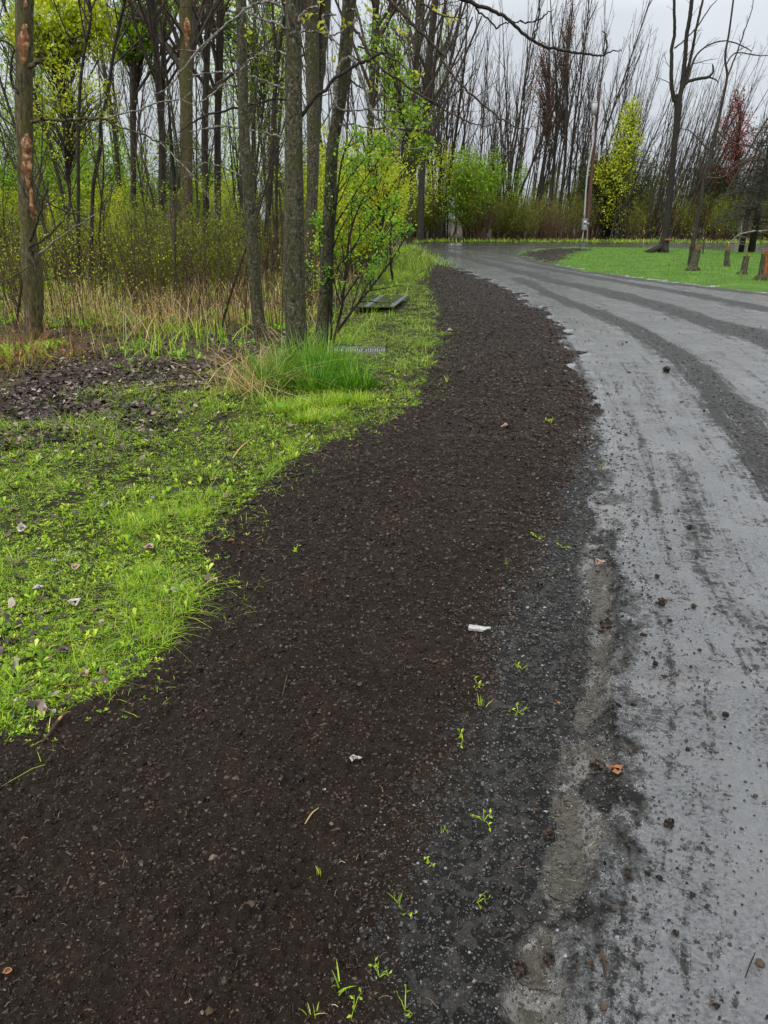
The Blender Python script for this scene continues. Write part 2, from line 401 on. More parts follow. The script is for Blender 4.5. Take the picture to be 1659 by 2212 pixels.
def gcls(x, y):
    x = np.asarray(x, float); y = np.asarray(y, float)
    r = np.clip(y - Y0, GR0, GR1 * .999); i = np.clip((np.log(r / GR0) / math.log(GR1 / GR0) * (nr - 1) + .5).astype(int), 0, nr - 1)
    j = np.clip(((x / r + .95) / 1.9 * (ncol - 1) + .5).astype(int), 0, ncol - 1)
    return i * ncol + j
def terrain(name, cls, m, attrs):
    q = QA[np.isin(qc, cls)]; u, inv = np.unique(q.ravel(), return_inverse=True)
    me = mesh_np(name, VALL[u], inv.reshape(-1, 4))
    for a in attrs:
        at = me.attributes.new(a, 'FLOAT', 'POINT'); at.data.foreach_set('value', ga[a][u].astype(np.float32))
    o = link(name, me, m); o['kind'] = 'structure'; return o

# soil / gravel / road all share one shader driven by what lies there
def ground_mat(name):
    m, nt, ns, lk, b = mat(name)
    v = objco(nt)
    nf = noise(nt, 160, 6, .75, v); nm = noise(nt, 28, 6, .7, v); nb = noise(nt, 3.2, 5, .6, v)
    vo = N(nt, 'ShaderNodeTexVoronoi', Scale=95.0); lk.new(v, vo.inputs['Vector'])
    vo2 = N(nt, 'ShaderNodeTexVoronoi', Scale=42.0); lk.new(v, vo2.inputs['Vector'])
    soil = ramp(nt, nm, [(.25, srgb(17, 13, 10)), (.55, srgb(36, 28, 21)), (.8, srgb(60, 48, 38))])
    soil = mix(nt, .55, soil, ramp(nt, nf, [(.3, (.35, .33, .32)), (.7, (1.3, 1.3, 1.3))]), 'MULTIPLY')
    soil = mix(nt, ramp(nt, nb, [(.35, (0, 0, 0)), (.7, (.35, .35, .35))]), soil, srgb(50, 36, 27), 'MIX')
    shc = ramp(nt, vo2.outputs['Color'], [(.1, srgb(13, 12, 11)), (.5, srgb(28, 26, 24)), (.95, srgb(68, 66, 62))])
    shc = mix(nt, .6, shc, ramp(nt, nm, [(.3, (.4, .4, .4)), (.75, (1.3, 1.3, 1.25))]), 'MULTIPLY')
    rd = ramp(nt, nm, [(.3, srgb(34, 36, 38)), (.6, srgb(52, 54, 56)), (.85, srgb(74, 75, 74))])
    rd = mix(nt, .35, rd, ramp(nt, noise(nt, 60, 7, .8, v), [(.35, (.45, .45, .46)), (.6, (1.15, 1.15, 1.15))]), 'MULTIPLY')
    cx = ns.new('ShaderNodeCombineXYZ'); sxy = ns.new('ShaderNodeSeparateXYZ'); lk.new(v, sxy.inputs[0])
    lk.new(mathn(nt, 'MULTIPLY', attr(nt, 'lat'), 9.0), cx.inputs['X']); lk.new(mathn(nt, 'MULTIPLY', sxy.outputs['Y'], .35), cx.inputs['Y']); lk.new(mathn(nt, 'MULTIPLY', sxy.outputs['X'], .35), cx.inputs['Z'])
    streak = noise(nt, 1.0, 5, .65, cx.outputs[0], .2)
    cx2 = ns.new('ShaderNodeCombineXYZ'); lk.new(mathn(nt, 'MULTIPLY', attr(nt, 'lat'), 34.0), cx2.inputs['X']); lk.new(mathn(nt, 'MULTIPLY', sxy.outputs['Y'], 1.1), cx2.inputs['Y'])
    lk.new(mathn(nt, 'MULTIPLY', sxy.outputs['X'], 1.1), cx2.inputs['Z']); fine = noise(nt, 1.0, 4, .7, cx2.outputs[0], .3)
    streak = mathn(nt, 'ADD', mathn(nt, 'MULTIPLY', streak, .62), mathn(nt, 'MULTIPLY', fine, .38))
    rd = mix(nt, .8, rd, ramp(nt, streak, [(.4, (.62, .62, .64)), (.5, (1, 1, 1)), (.6, (1.25, 1.25, 1.25))]), 'MULTIPLY')
    grit_sheen = ramp(nt, noise(nt, 130, 5, .8, v), [(.36, (.35, .35, .36)), (.5, (1, 1, 1)), (.64, (1.9, 1.9, 1.85))])  # aggregate tones, also painting in the broken sky and tree reflections of wet gravel
    rd = mix(nt, .85, rd, grit_sheen, 'MULTIPLY')
    # brown silt stains across the road
    rd = mix(nt, ramp(nt, nb, [(.5, (0, 0, 0)), (.75, (.35, .35, .35))]), rd, srgb(74, 68, 60))
    # loose gravel specks where noise says so, always on ridges
    a_r = attr(nt, 'ridge'); a_s = attr(nt, 'sh'); a_soil = attr(nt, 'soil'); a_w = attr(nt, 'wet'); a_m = attr(nt, 'mud'); a_e = attr(nt, 'edge')
    g1 = ramp(nt, mathn(nt, 'ADD', mathn(nt, 'ADD', mathn(nt, 'MULTIPLY', a_r, mathn(nt, 'SUBTRACT', mathn(nt, 'MULTIPLY', fine, 2.4), .78)), mathn(nt, 'MULTIPLY', mathn(nt, 'SUBTRACT', .5, streak), .6)), mathn(nt, 'MULTIPLY', mathn(nt, 'ADD', noise(nt, 5, 8, .85, v), noise(nt, 34, 5, .8, v)), .5)), [(.54, (0, 0, 0)), (.605, (1, 1, 1))])
    col = mix(nt, g1, rd, shc)
    shc2 = mix(nt, ramp(nt, noise(nt, 7, 5, .65, v), [(.55, (0, 0, 0)), (.7, (.7, .7, .7))]), shc, srgb(54, 52, 48))
    shf = ramp(nt, mathn(nt, 'ADD', a_s, mathn(nt, 'MULTIPLY', mathn(nt, 'SUBTRACT', noise(nt, 8, 7, .75, v), .5), 1.1)), [(.40, (0, 0, 0)), (.56, (1, 1, 1))])
    col = mix(nt, shf, col, shc2)
    # soft, noise-broken blend from gravel shoulder into soil
    sf = ramp(nt, mathn(nt, 'ADD', a_soil, mathn(nt, 'MULTIPLY', mathn(nt, 'SUBTRACT', noise(nt, 14, 6, .75, v), .5), .9)), [(.42, (0, 0, 0)), (.6, (1, 1, 1))])
    col = mix(nt, sf, col, soil)
    col = mix(nt, mathn(nt, 'MULTIPLY', a_m, .8), col, srgb(52, 44, 38))
    silt = ramp(nt, mathn(nt, 'MULTIPLY', mathn(nt, 'MULTIPLY', a_w, mathn(nt, 'MULTIPLY', noise(nt, 16, 5, .7, v), 1.9)), mathn(nt, 'SUBTRACT', 1.0, sf)), [(.18, (0, 0, 0)), (.5, (1, 1, 1))])
    col = mix(nt, silt, col, srgb(64, 59, 49))
    lk.new(col, b.inputs['Base Color'])
    # wetness: silt film on the road is smooth, stones and soil are rough
    rw = ramp(nt, noise(nt, 4.5, 7, .7, v), [(.35, (.12,) * 3), (.65, (.30,) * 3)])
    r1 = mix(nt, g1, rw, (.5,) * 3 + (1,)); r1 = mix(nt, shf, r1, (.5,) * 3 + (1,)); r1 = mix(nt, sf, r1, (.62,) * 3 + (1,)); r1 = mix(nt, silt, r1, (.12,) * 3 + (1,))
    lk.new(r1, b.inputs['Roughness'])
    sp_ = mix(nt, mathn(nt, 'MAXIMUM', g1, shf), (.55,) * 3 + (1,), (.22,) * 3 + (1,)); sp_ = mix(nt, sf, sp_, (.15,) * 3 + (1,)); lk.new(sp_, b.inputs['Specular IOR Level'])
    hh = mathn(nt, 'ADD', mathn(nt, 'MULTIPLY', nf, .5), mathn(nt, 'MULTIPLY', mathn(nt, 'SUBTRACT', 1.0, vo.outputs['Distance']), .5))
    rough_amt = mix(nt, g1, (.22,) * 3 + (1,), (1,) * 3 + (1,)); rough_amt = mix(nt, mathn(nt, 'MAXIMUM', shf, sf), rough_amt, (1,) * 4); rough_amt = mix(nt, silt, rough_amt, (.12,) * 3 + (1,))
    rough_amt = mix(nt, mathn(nt, 'MAXIMUM', sf, mathn(nt, 'SUBTRACT', shf, silt, True)), rough_amt, (2.4,) * 3 + (1,))
    hx = mathn(nt, 'MULTIPLY', hh, rough_amt)
    hx = mathn(nt, 'ADD', hx, mathn(nt, 'MULTIPLY', noise(nt, 60, 5, .75, v), .8))
    bump(nt, hx, b, .8, .006)
    film = ramp(nt, noise(nt, 75, 4, .75, v), [(.38, (.20,) * 3), (.56, (.95,) * 3), (1, (1,) * 3)])
    film = mix(nt, ramp(nt, noise(nt, 2.2, 5, .6, v), [(.4, (.75,) * 3), (.6, (0,) * 3)]), film, (1,) * 4)
    cw = mix(nt, g1, film, (.03,) * 3 + (1,)); cw = mix(nt, mathn(nt, 'MAXIMUM', shf, sf), cw, (0,) * 3 + (1,)); cw = mix(nt, silt, cw, (.8,) * 3 + (1,))
    lk.new(cw, b.inputs['Coat Weight']); b.inputs['Coat Roughness'].default_value = .14; b.inputs['Coat IOR'].default_value = 2.25
    bn = N(nt, 'ShaderNodeBump', Strength=.75, Distance=.008); lk.new(hx, bn.inputs['Height']); lk.new(bn.outputs['Normal'], b.inputs['Coat Normal'])
    return m
M = {}
M['wetground'] = ground_mat('wet_soil_and_gravel')
def turf_mat(name, stops, sc, rough=.8):
    m, nt, ns, lk, b = mat(name); v = objco(nt)
    n1 = noise(nt, sc, 7, .7, v)
    c = ramp(nt, n1, stops); c = mix(nt, .5, c, ramp(nt, noise(nt, sc * 14, 5, .8, v), [(.3, (.4, .4, .4)), (.7, (1.3, 1.3, 1.3))]), 'MULTIPLY')
    lk.new(c, b.inputs['Base Color']); b.inputs['Roughness'].default_value = rough; b.inputs['Specular IOR Level'].default_value = .2
    bump(nt, noise(nt, sc * 20, 6, .8, v), b, .8, .02); return m
M['verge'] = turf_mat('mossy_verge', [(.3, srgb(26, 20, 14)), (.5, srgb(42, 42, 17)), (.74, srgb(92, 106, 26))], 3.2)
M['lawnm'] = turf_mat('lawn_turf', [(.3, srgb(54, 88, 18)), (.55, srgb(76, 114, 22)), (.8, srgb(102, 136, 32))], 1.1)
M['forestfloor'] = turf_mat('forest_floor', [(.3, srgb(44, 34, 28)), (.5, srgb(66, 54, 44)), (.66, srgb(76, 78, 34)), (.8, srgb(84, 104, 36))], 1.4)
AT = ['lat', 'ridge', 'sh', 'soil', 'wet', 'mud', 'edge']
terrain('soil_bed', [2], M['wetground'], AT)
terrain('gravel_shoulder', [3], M['wetground'], AT)
terrain('gravel_road', [4], M['wetground'], AT)
terrain('soil_patch', [6], M['wetground'], AT)
terrain('grass_verge', [0], M['verge'], [])
terrain('lawn', [5], M['lawnm'], [])
terrain('forest_floor', [1], M['forestfloor'], [])
mb = MB(); S = 400
mb.add([(-S, -S, -.12), (S, -S, -.12), (S, S, -.12), (-S, S, -.12)], [(0, 1, 2, 3)])
o = mb.build('ground', M['forestfloor']); o['kind'] = 'structure'
# puddles: level water sheets lying in the rut
m, nt, ns, lk, b = mat('puddle_water'); v = objco(nt)
lk.new(ramp(nt, noise(nt, 22, 5, .6, v, 1.5), [(.35, srgb(46, 41, 30)), (.65, srgb(72, 67, 54))]), b.inputs['Base Color'])
b.inputs['Roughness'].default_value = .06; b.inputs['Specular IOR Level'].default_value = .6
rp = N(nt, 'ShaderNodeTexVoronoi', Scale=17.0, feature='SMOOTH_F1'); lk.new(v, rp.inputs['Vector'])
rings = mathn(nt, 'MULTIPLY', mathn(nt, 'SINE', mathn(nt, 'MULTIPLY', rp.outputs['Distance'], 34.0)), mathn(nt, 'SUBTRACT', 1.0, mathn(nt, 'MULTIPLY', rp.outputs['Distance'], 2.2), True))
bump(nt, mathn(nt, 'ADD', mathn(nt, 'MULTIPLY', rings, .35), noise(nt, 42, 5, .6, v, .8)), b, 1.0, .012)
M['water'] = m
def puddle(px, halfw, dz):
    line = gl(px, 9); mbp = MB(); L = []; R_ = []
    zs = float(np.mean(height([q[0] for q in line], [q[1] for q in line]))) + dz - .001
    n = len(line)
    for i, (x, y) in enumerate(line):
        a = line[max(i - 1, 0)]; c_ = line[min(i + 1, n - 1)]; tx, ty = c_[0] - a[0], c_[1] - a[1]; l = math.hypot(tx, ty) or 1
        s_ = 2.3 * halfw * math.sin(PI * (i + .02) / (n - .96)) ** .7 * (1 + .35 * math.sin(i * 1.9) + .2 * math.sin(i * 4.1))
        L.append((x - ty / l * s_, y + tx / l * s_, zs)); R_.append((x + ty / l * s_, y - tx / l * s_, zs))
    V = []
    for a, c_ in zip(L, R_): V += [a, c_]
    mbp.add(V, [(2 * i, 2 * i + 1, 2 * i + 3, 2 * i + 2) for i in range(n - 1)])
    o = mbp.build('puddle', M['water']); o['kind'] = 'structure'
puddle([(1272, 1600), (1262, 1640), (1250, 1720), (1240, 1790), (1222, 1880), (1200, 1930)], .06, .0035)
puddle([(1175, 1985), (1165, 2030), (1158, 2080), (1152, 2120)], .045, .0035)
puddle([(1155, 2160), (1150, 2210), (1145, 2280)], .06, .0035)
puddle([(1312, 1380), (1300, 1430), (1288, 1480), (1272, 1560), (1264, 1600)], .05, .001)
puddle([(1306, 1100), (1308, 1180), (1302, 1230), (1294, 1290), (1300, 1350)], .07, .001)

# ------------------------------------------------------------------ crumbs, stones, grit (beyond counting)
def scatter(n, cls, r0=2.1, r1=14., tmax=.52, rng=RNG, k=0.0, extra=None):
    """random ground points, denser near the path end we stand at"""
    r = r0 * (r1 / r0) ** (rng.random(n) ** (1 + k)); t = (rng.random(n) * 2 - 1) * tmax
    x = r * t; y = Y0 + r; gi = gcls(x, y); m_ = np.isin(gc[gi], cls)
    if extra is not None: m_ &= extra(x, y, gi)
    x, y, gi = x[m_], y[m_], gi[m_]
    return x, y, height(x, y), gi
m, nt, ns, lk, b = mat('soil_crumb')
c = ramp(nt, rpi(nt), [(0, srgb(13, 10, 7)), (.45, srgb(38, 30, 24)), (.8, srgb(70, 58, 48)), (.97, srgb(80, 64, 50)), (1, srgb(112, 98, 84))])
c = mix(nt, .5, c, ramp(nt, noise(nt, 220, 4, .7, objco(nt)), [(.3, (.5, .5, .5)), (.7, (1.25, 1.25, 1.25))]), 'MULTIPLY')
lk.new(c, b.inputs['Base Color']); b.inputs['Roughness'].default_value = .5; b.inputs['Specular IOR Level'].default_value = .25
bump(nt, noise(nt, 300, 4, .7, objco(nt)), b, .6, .003)
M['crumb'] = m
m, nt, ns, lk, b = mat('wet_stone')
c = ramp(nt, rpi(nt), [(0, srgb(18, 18, 17)), (.5, srgb(36, 35, 34)), (.85, srgb(60, 59, 57)), (.97, srgb(88, 88, 86)), (1, srgb(140, 140, 137))])
lk.new(c, b.inputs['Base Color']); b.inputs['Roughness'].default_value = .35; b.inputs['Specular IOR Level'].default_value = .55
bump(nt, noise(nt, 200, 4, .7, objco(nt)), b, .4, .002)
M['stone'] = m
rng = np.random.default_rng(11)
mb = MB()
x, y, z, gi = scatter(320000, [2, 6, 0], 2.1, 40, extra=lambda X, Y, g: (gc[g] != 0) | (gd['soil'][g] > -(.06 + .03 * Y) * rng.random(len(X)) ** 2))
s = np.minimum((y - Y0) * .0021, .013 + .0006 * y) * (.5 + 1.2 * rng.random(len(x)) ** 2.5) + np.where(rng.random(len(x)) > .992, .016 * rng.random(len(x)) ** 2, 0) * (fbm(x, y, .5, 2, 44) > -.1)
rocks(mb, np.stack([x, y, z + s * .15], -1), s, rng, .75)
tag(mb.build('soil_crumbs', M['crumb'], smooth=False), 'dark damp crumbs and clods covering the soil bed', 'soil', kind='stuff')
mb = MB()
x, y, z, gi = scatter(300000, [3, 4, 2], 2.1, 30, extra=lambda X, Y, g: ((gc[g] == 3) & (rng.random(len(X)) < .9) | (gc[g] == 2) & (gd['sh'][g] > -.22 * rng.random(len(X)) ** 2) | (gc[g] == 4) & (gd['sh'][g] > -.5 * rng.random(len(X)) ** 5) & (rng.random(len(X)) < .6) | (ga['ridge'][g] > .25) & (rng.random(len(X)) < ga['ridge'][g] * .5)))
s = np.minimum((y - Y0) * .0021, .016) * (.55 + 1.1 * rng.random(len(x)) ** 2)
z = z + (ga['wet'][gi] > .3) * (rng.random(len(x)) < .25) * .012
rocks(mb, np.stack([x, y, z + s * .1], -1), s, rng, .6, .2)
tag(mb.build('gravel', M['stone'], smooth=False), 'wet dark gravel chips along the road shoulder and ruts', 'gravel', kind='stuff')
mb = MB()
x, y, z, gi = scatter(9000, [4], 2.1, 16, extra=lambda X, Y, g: rng.random(len(X)) < .10 + .8 * np.exp(-np.clip(gd['road'][g], 0, 9) / .22) + .9 * ga['mud'][g])
s = .0035 + .014 * rng.random(len(x)) ** 5 + .0012 * (y - Y0)
rocks(mb, np.stack([x, y, z + s * .15], -1), s, rng, .7)
tag(mb.build('mud_crumbs', M['crumb'], smooth=False), 'small dark mud crumbs scattered over the wet road', 'mud crumbs', kind='stuff')
# straw bits and fibres in the soil
mb = MB()
x, y, z, gi = scatter(2200, [2, 3], 2.1, 12)
for X, Y, Z in zip(x, y, z):
    a = rng.random() * PI; L = .003 + .012 * rng.random() ** 2; dx, dy = math.cos(a) * L, math.sin(a) * L
    tube(mb, [(X - dx, Y - dy, Z + .006), (X, Y, Z + .009 + .004 * rng.random()), (X + dx, Y + dy, Z + .006)], .0004 + .0006 * rng.random() ** 2 + .0001 * Y, 3, cap=False)
M['straw'] = leaf_mat('straw', [(0, srgb(60, 44, 32)), (.6, srgb(96, 72, 50)), (.93, srgb(136, 108, 78)), (1, srgb(200, 184, 156))], 0, .6)
tag(mb.build('plant_fibres', M['straw']), 'tiny straw and root fibres mixed in the dark soil', 'straw', kind='stuff')
# ------------------------------------------------------------------ vegetation
M['bark_far'] = bark_mat('grey_bark', srgb(26, 22, 19), srgb(62, 55, 47), None, srgb(58, 60, 30), 8, mamt=.62)
M['bark_near'] = bark_mat('lichened_bark', srgb(18, 15, 11), srgb(84, 75, 57), srgb(126, 132, 108), srgb(60, 64, 20), 17, .56, .54, bd=.05)
M['bark_old'] = bark_mat('shaggy_bark', srgb(24, 19, 15), srgb(108, 96, 74), srgb(120, 124, 100), srgb(80, 80, 30), 16, .64, .5, bd=.04)
M['bark_dark'] = bark_mat('dark_wet_bark', srgb(20, 17, 15), srgb(48, 42, 36), None, srgb(52, 52, 24), 14, mamt=.6)
M['twig_pale'] = bark_mat('pale_lichened_twig', srgb(56, 50, 42), srgb(110, 104, 92), srgb(172, 172, 160), srgb(70, 72, 30), 26, .53, .68)
M['twig'] = bark_mat('twig_bark', srgb(42, 35, 29), srgb(82, 70, 59))
M['twig_brown'] = bark_mat('brown_twig', srgb(46, 36, 26), srgb(96, 76, 52))
M['twig_red'] = bark_mat('reddish_twig', srgb(70, 48, 40), srgb(116, 88, 76))
M['barewood'] = bark_mat('bare_wood', srgb(70, 38, 24), srgb(122, 80, 48), srgb(172, 138, 98), None, 7, .54, bd=.004)
M['cutwood'] = bark_mat('fresh_split_wood', srgb(92, 46, 20), srgb(168, 102, 54), srgb(70, 50, 36), None, 16, .55)
M['lf_green'] = leaf_mat('spring_green_leaf', [(0, srgb(88, 132, 22)), (.5, srgb(134, 172, 28)), (1, srgb(178, 206, 46))], .4)
M['lf_bright'] = leaf_mat('yellow_green_leaf', [(0, srgb(144, 164, 22)), (.5, srgb(186, 200, 30)), (1, srgb(220, 224, 62))], .4)
M['lf_fresh'] = leaf_mat('fresh_shrub_leaf', [(0, srgb(80, 138, 26)), (.5, srgb(124, 176, 34)), (1, srgb(170, 206, 56))], .4, .35)
M['lf_olive'] = leaf_mat('olive_leaf', [(0, srgb(84, 96, 22)), (.5, srgb(116, 132, 28)), (1, srgb(164, 176, 42))], .35)
M['lf_dark'] = leaf_mat('dark_green_leaf', [(0, srgb(44, 58, 28)), (.6, srgb(66, 82, 36)), (1, srgb(92, 104, 44))], .3)
M['lf_red'] = leaf_mat('red_bud', [(0, srgb(112, 44, 42)), (.6, srgb(150, 64, 58)), (1, srgb(176, 92, 76))], .3)
M['lf_orange'] = leaf_mat('orange_bud', [(0, srgb(120, 52, 34)), (.6, srgb(156, 76, 44)), (1, srgb(176, 108, 64))], .3)
M['needle'] = leaf_mat('dark_needle', [(0, srgb(24, 34, 24)), (.6, srgb(38, 50, 32)), (1, srgb(58, 68, 40))], .1)

def unit(v): return v / (np.linalg.norm(v) + 1e-9)
def limb(mb, p, d, L, r, rng, up=.25, wig=.12, nseg=5, sides=5, taper=.25):
    pts = [np.array(p, float)]; d = unit(np.array(d, float))
    for k in range(nseg):
        d = unit(d + wig * rng.standard_normal(3) + np.array([0, 0, up / nseg]))
        pts.append(pts[-1] + d * L / nseg)
    rad = r * np.linspace(1, taper, nseg + 1)
    tube(mb, pts, rad, sides, cap=False)
    return pts, rad
def spread(d, ang, rng):
    a = unit(np.cross(d, rng.standard_normal(3)))
    return unit(math.cos(ang) * d + math.sin(ang) * a)
def ramify(mb, pts, rad, n, rng, levels, Lf=.5, ang=.6, up=.3, lo=.25, tips=None, rmin=.004, wig=.12, counts=(6, 4, 3), minL=0):
    tot = sum(np.linalg.norm(pts[i + 1] - pts[i]) for i in range(len(pts) - 1))
    m = len(pts) - 1
    for k in range(n):
        f = lo + (1 - lo) * (k + rng.random()) / n; f = min(f, .985); i = min(int(f * m), m - 1); fr = f * m - i
        p = pts[i] * (1 - fr) + pts[i + 1] * fr; r = rad[i] * (1 - fr) + rad[i + 1] * fr
        d = spread(unit(pts[i + 1] - pts[i]), ang * (.7 + .6 * rng.random()), rng)
        L = max(tot * Lf * (1.15 - f) * (.6 + .8 * rng.random()), minL); rr_ = max(min(r * .55, L * .02), rmin)
        q, qr = limb(mb, p, d, L, rr_, rng, up, wig, 4 if levels > 0 else 3, 4 if levels > 0 else 3, .4)
        if tips is not None:
            for t in (1, 2, 3): 
                if t < len(q): tips.append(q[t])
        if levels > 0:
            ramify(mb, q, qr, counts[-levels], rng, levels - 1, .55, .55, up * .6, .2, tips, rmin, wig, counts)

def tree_proto(seed, Ht=13, r=.13, nb=22, lean=0.0, lo=.3, ang=.55, up=.9, lv=2, counts=(6, 4), wig=.03, Lf=.34, rmin=.007):
    rng = np.random.default_rng(seed)
    tr = MB(); br = MB(); tips = []
    pts, rad = limb(tr, (0, 0, -.1), (lean, 0, 1), Ht, r, rng, .05, wig, 12, 7, .12)
    ramify(br, pts, rad, nb, rng, lv - 1 + 0, Lf, ang, up, lo, tips, rmin, .07, counts)
    return tr.mesh('trunk'), br.mesh('branches'), np.array(tips)
def coppice_proto(seed, Ht=10, n=5, r=.05, **kw):
    rng = np.random.default_rng(seed); tr = MB(); br = MB(); tips = []
    for k in range(n):
        a = rng.random() * 2 * PI; s = .06 + .16 * rng.random()
        pts, rad = limb(tr, (.25 * math.cos(a), .25 * math.sin(a), -.1), (s * math.cos(a), s * math.sin(a), 1), Ht * (.6 + .4 * rng.random()), r * (.6 + .7 * rng.random()), rng, .1, .035, 9, 5, .15)
        ramify(br, pts, rad, 8, rng, 1, .2, .55, .7, .3, tips, .0055, .08, (5,))
    return tr.mesh('trunk'), br.mesh('branches'), np.array(tips)
def with_mat(me, m): me.materials.append(m); return me
def plant(name, parts, loc, rz, sc, label, cat, group=None, lean=(0, 0)):
    t = empty(name, label, cat, loc, group); t.rotation_mode = 'ZYX'; t.rotation_euler = (lean[0], lean[1], rz); t.scale = sc if hasattr(sc, '__len__') else (sc,) * 3
    for pn, me in parts:
        o = bpy.data.objects.new(pn, me); C.objects.link(o); o.parent = t
    return t
def zat(x, y): return float(height(np.array([x]), np.array([y]))[0]) if (y < 75 and abs(x) < .93 * (y - Y0)) else -.05

# prototypes
TP = []
for k, kw in enumerate([dict(Ht=15, r=.085, nb=22, lo=.35, Lf=.24), dict(Ht=14, r=.06, nb=24, lo=.3, ang=.42, Lf=.2), dict(Ht=14, r=.10, nb=20, lo=.3, ang=.75, Lf=.28, wig=.05), dict(Ht=13, r=.05, nb=22, lo=.3, ang=.5, Lf=.18), dict(Ht=16, r=.095, nb=24, lo=.4, ang=.5, Lf=.22), dict(Ht=13, r=.055, nb=24, lo=.2, ang=.7, Lf=.24, wig=.05)]):
    a, b_, t = tree_proto(100 + k, counts=(6, 4), lv=2, **{**dict(rmin=.006), **kw})
    TP.append((with_mat(a, M['bark_far']), with_mat(b_, M['twig']), t))
CP = []
for k in range(3):
    a, b_, t = coppice_proto(200 + k, (10, 13, 14)[k], (5, 7, 8)[k], (.05, .055, .06)[k]); CP.append((with_mat(a, M['bark_far']), with_mat(b_, M['twig']), t))
def leafset(tips, size, nper, m, rng, sprd=.25, keep=1.0, name='foliage', zlo=0):
    tips = tips[(rng.random(len(tips)) < keep) & (tips[:, 2] > zlo)]
    p = np.repeat(tips, nper, 0); p = p + rng.standard_normal(p.shape) * sprd
    mb = MB(); leaves(mb, p, size * (.6 + .8 * rng.random(len(p))), rng, .6); return with_mat(mb.mesh(name), m)
rg = np.random.default_rng(5)
BUDR = leafset(TP[1][2], .07, 3, M['lf_red'], rg, .12, .8, 'buds', 5); BUDO = leafset(TP[3][2], .08, 3, M['lf_orange'], rg, .12, .8, 'buds', 3)
LG0 = leafset(TP[5][2], .12, 4, M['lf_green'], rg, .25, .8); LG1 = leafset(CP[0][2], .08, 4, M['lf_olive'], rg, .2, .7); LG2 = leafset(CP[1][2], .09, 6, M['lf_green'], rg, .22, .9)
# shrub prototypes: many thin stems, small leaves
def shrub_proto(seed, Ht, n, mt, ml, lsize, nper, sprd=.08, out=.5, name='foliage', keep=.9):
    rng = np.random.default_rng(seed); st = MB(); tips = []
    for k in range(n):
        a = rng.random() * 2 * PI; rr_ = .35 * rng.random(); s = out * rng.random()
        pts, rad = limb(st, (rr_ * math.cos(a), rr_ * math.sin(a), -.05), (s * math.cos(a), s * math.sin(a), 1), Ht * (.45 + .6 * rng.random()), .012, rng, .25, .09, 6, 4, .25)
        ramify(st, pts, rad, 7, rng, 1, .32, .6, .4, .2, tips, .0035, .12, (3,))
    parts = [('stems', with_mat(st.mesh('stems'), mt))]
    if ml is not None: parts.append(('foliage', leafset(np.array(tips), lsize, nper, ml, rng, sprd, keep)))
    return parts
SH = {'brown': [shrub_proto(300 + i, 3.0, 16, M['twig_brown'], M['lf_olive'], .05, 2, .06) for i in range(2)],
      'olive': [shrub_proto(310 + i, 3.6, 14, M['twig_brown'], M['lf_olive'], .06, 5, .1) for i in range(2)],
      'green': [shrub_proto(320 + i, 4.2, 14, M['twig'], M['lf_green'], .08, 6, .14) for i in range(2)],
      'dark': [shrub_proto(330 + i, 4.5, 16, M['twig'], M['lf_dark'], .08, 8, .16) for i in range(1)],
      'bare': [shrub_proto(340 + i, 3.4, 20, M['twig_red'], None, 0, 0) for i in range(1)],
      'bright': [shrub_proto(350 + i, 4.5, 12, M['twig'], M['lf_bright'], .085, 7, .14) for i in range(1)]}

rng = np.random.default_rng(21)
def jit(a): return a * (2 * rng.random() - 1)
def forest_spot(x, y): return gc[gcls(np.array([x]), np.array([y]))[0]] == 1 if y < 76 else True
# bare trees of the wood beyond the far road (seen over the road and lawn)
n_ = 0; tries = 0
while n_ < 160 and tries < 4000:
    tries += 1
    y = 53 + 26 * rng.random() ** 1.3; u = 860 + 900 * rng.random() ** .78; x = (u - CU) / F * y * 1.04
    if not (y > 54.5 + .02 * x): continue
    k = rng.integers(0, 6); a, b_, t = TP[k]; cop = rng.random() < .3
    parts = [('trunk', a), ('branches', b_)] if not cop else [('trunk', CP[1 + k % 2][0]), ('branches', CP[1 + k % 2][1])]
    right = u > 1180
    grp = 'bare trees of the wood behind the far road' 
    lean = math.radians((11 if u > 1250 else 4) + jit(5))
    hs_ = 1.08 if u < 1250 else .86
    lab = 'slender bare grey tree in the crowded wood behind the far road'
    if cop: lab = 'several thin bare stems from one root in the wood behind the far road'; grp = 'bare multi-stemmed trees behind the far road'
    plant('bare_tree', parts, (x, y, zat(x, y)), rng.random() * 2 * PI, hs_ * (.85 + .35 * rng.random()), lab, 'tree', grp, (0, lean)); n_ += 1
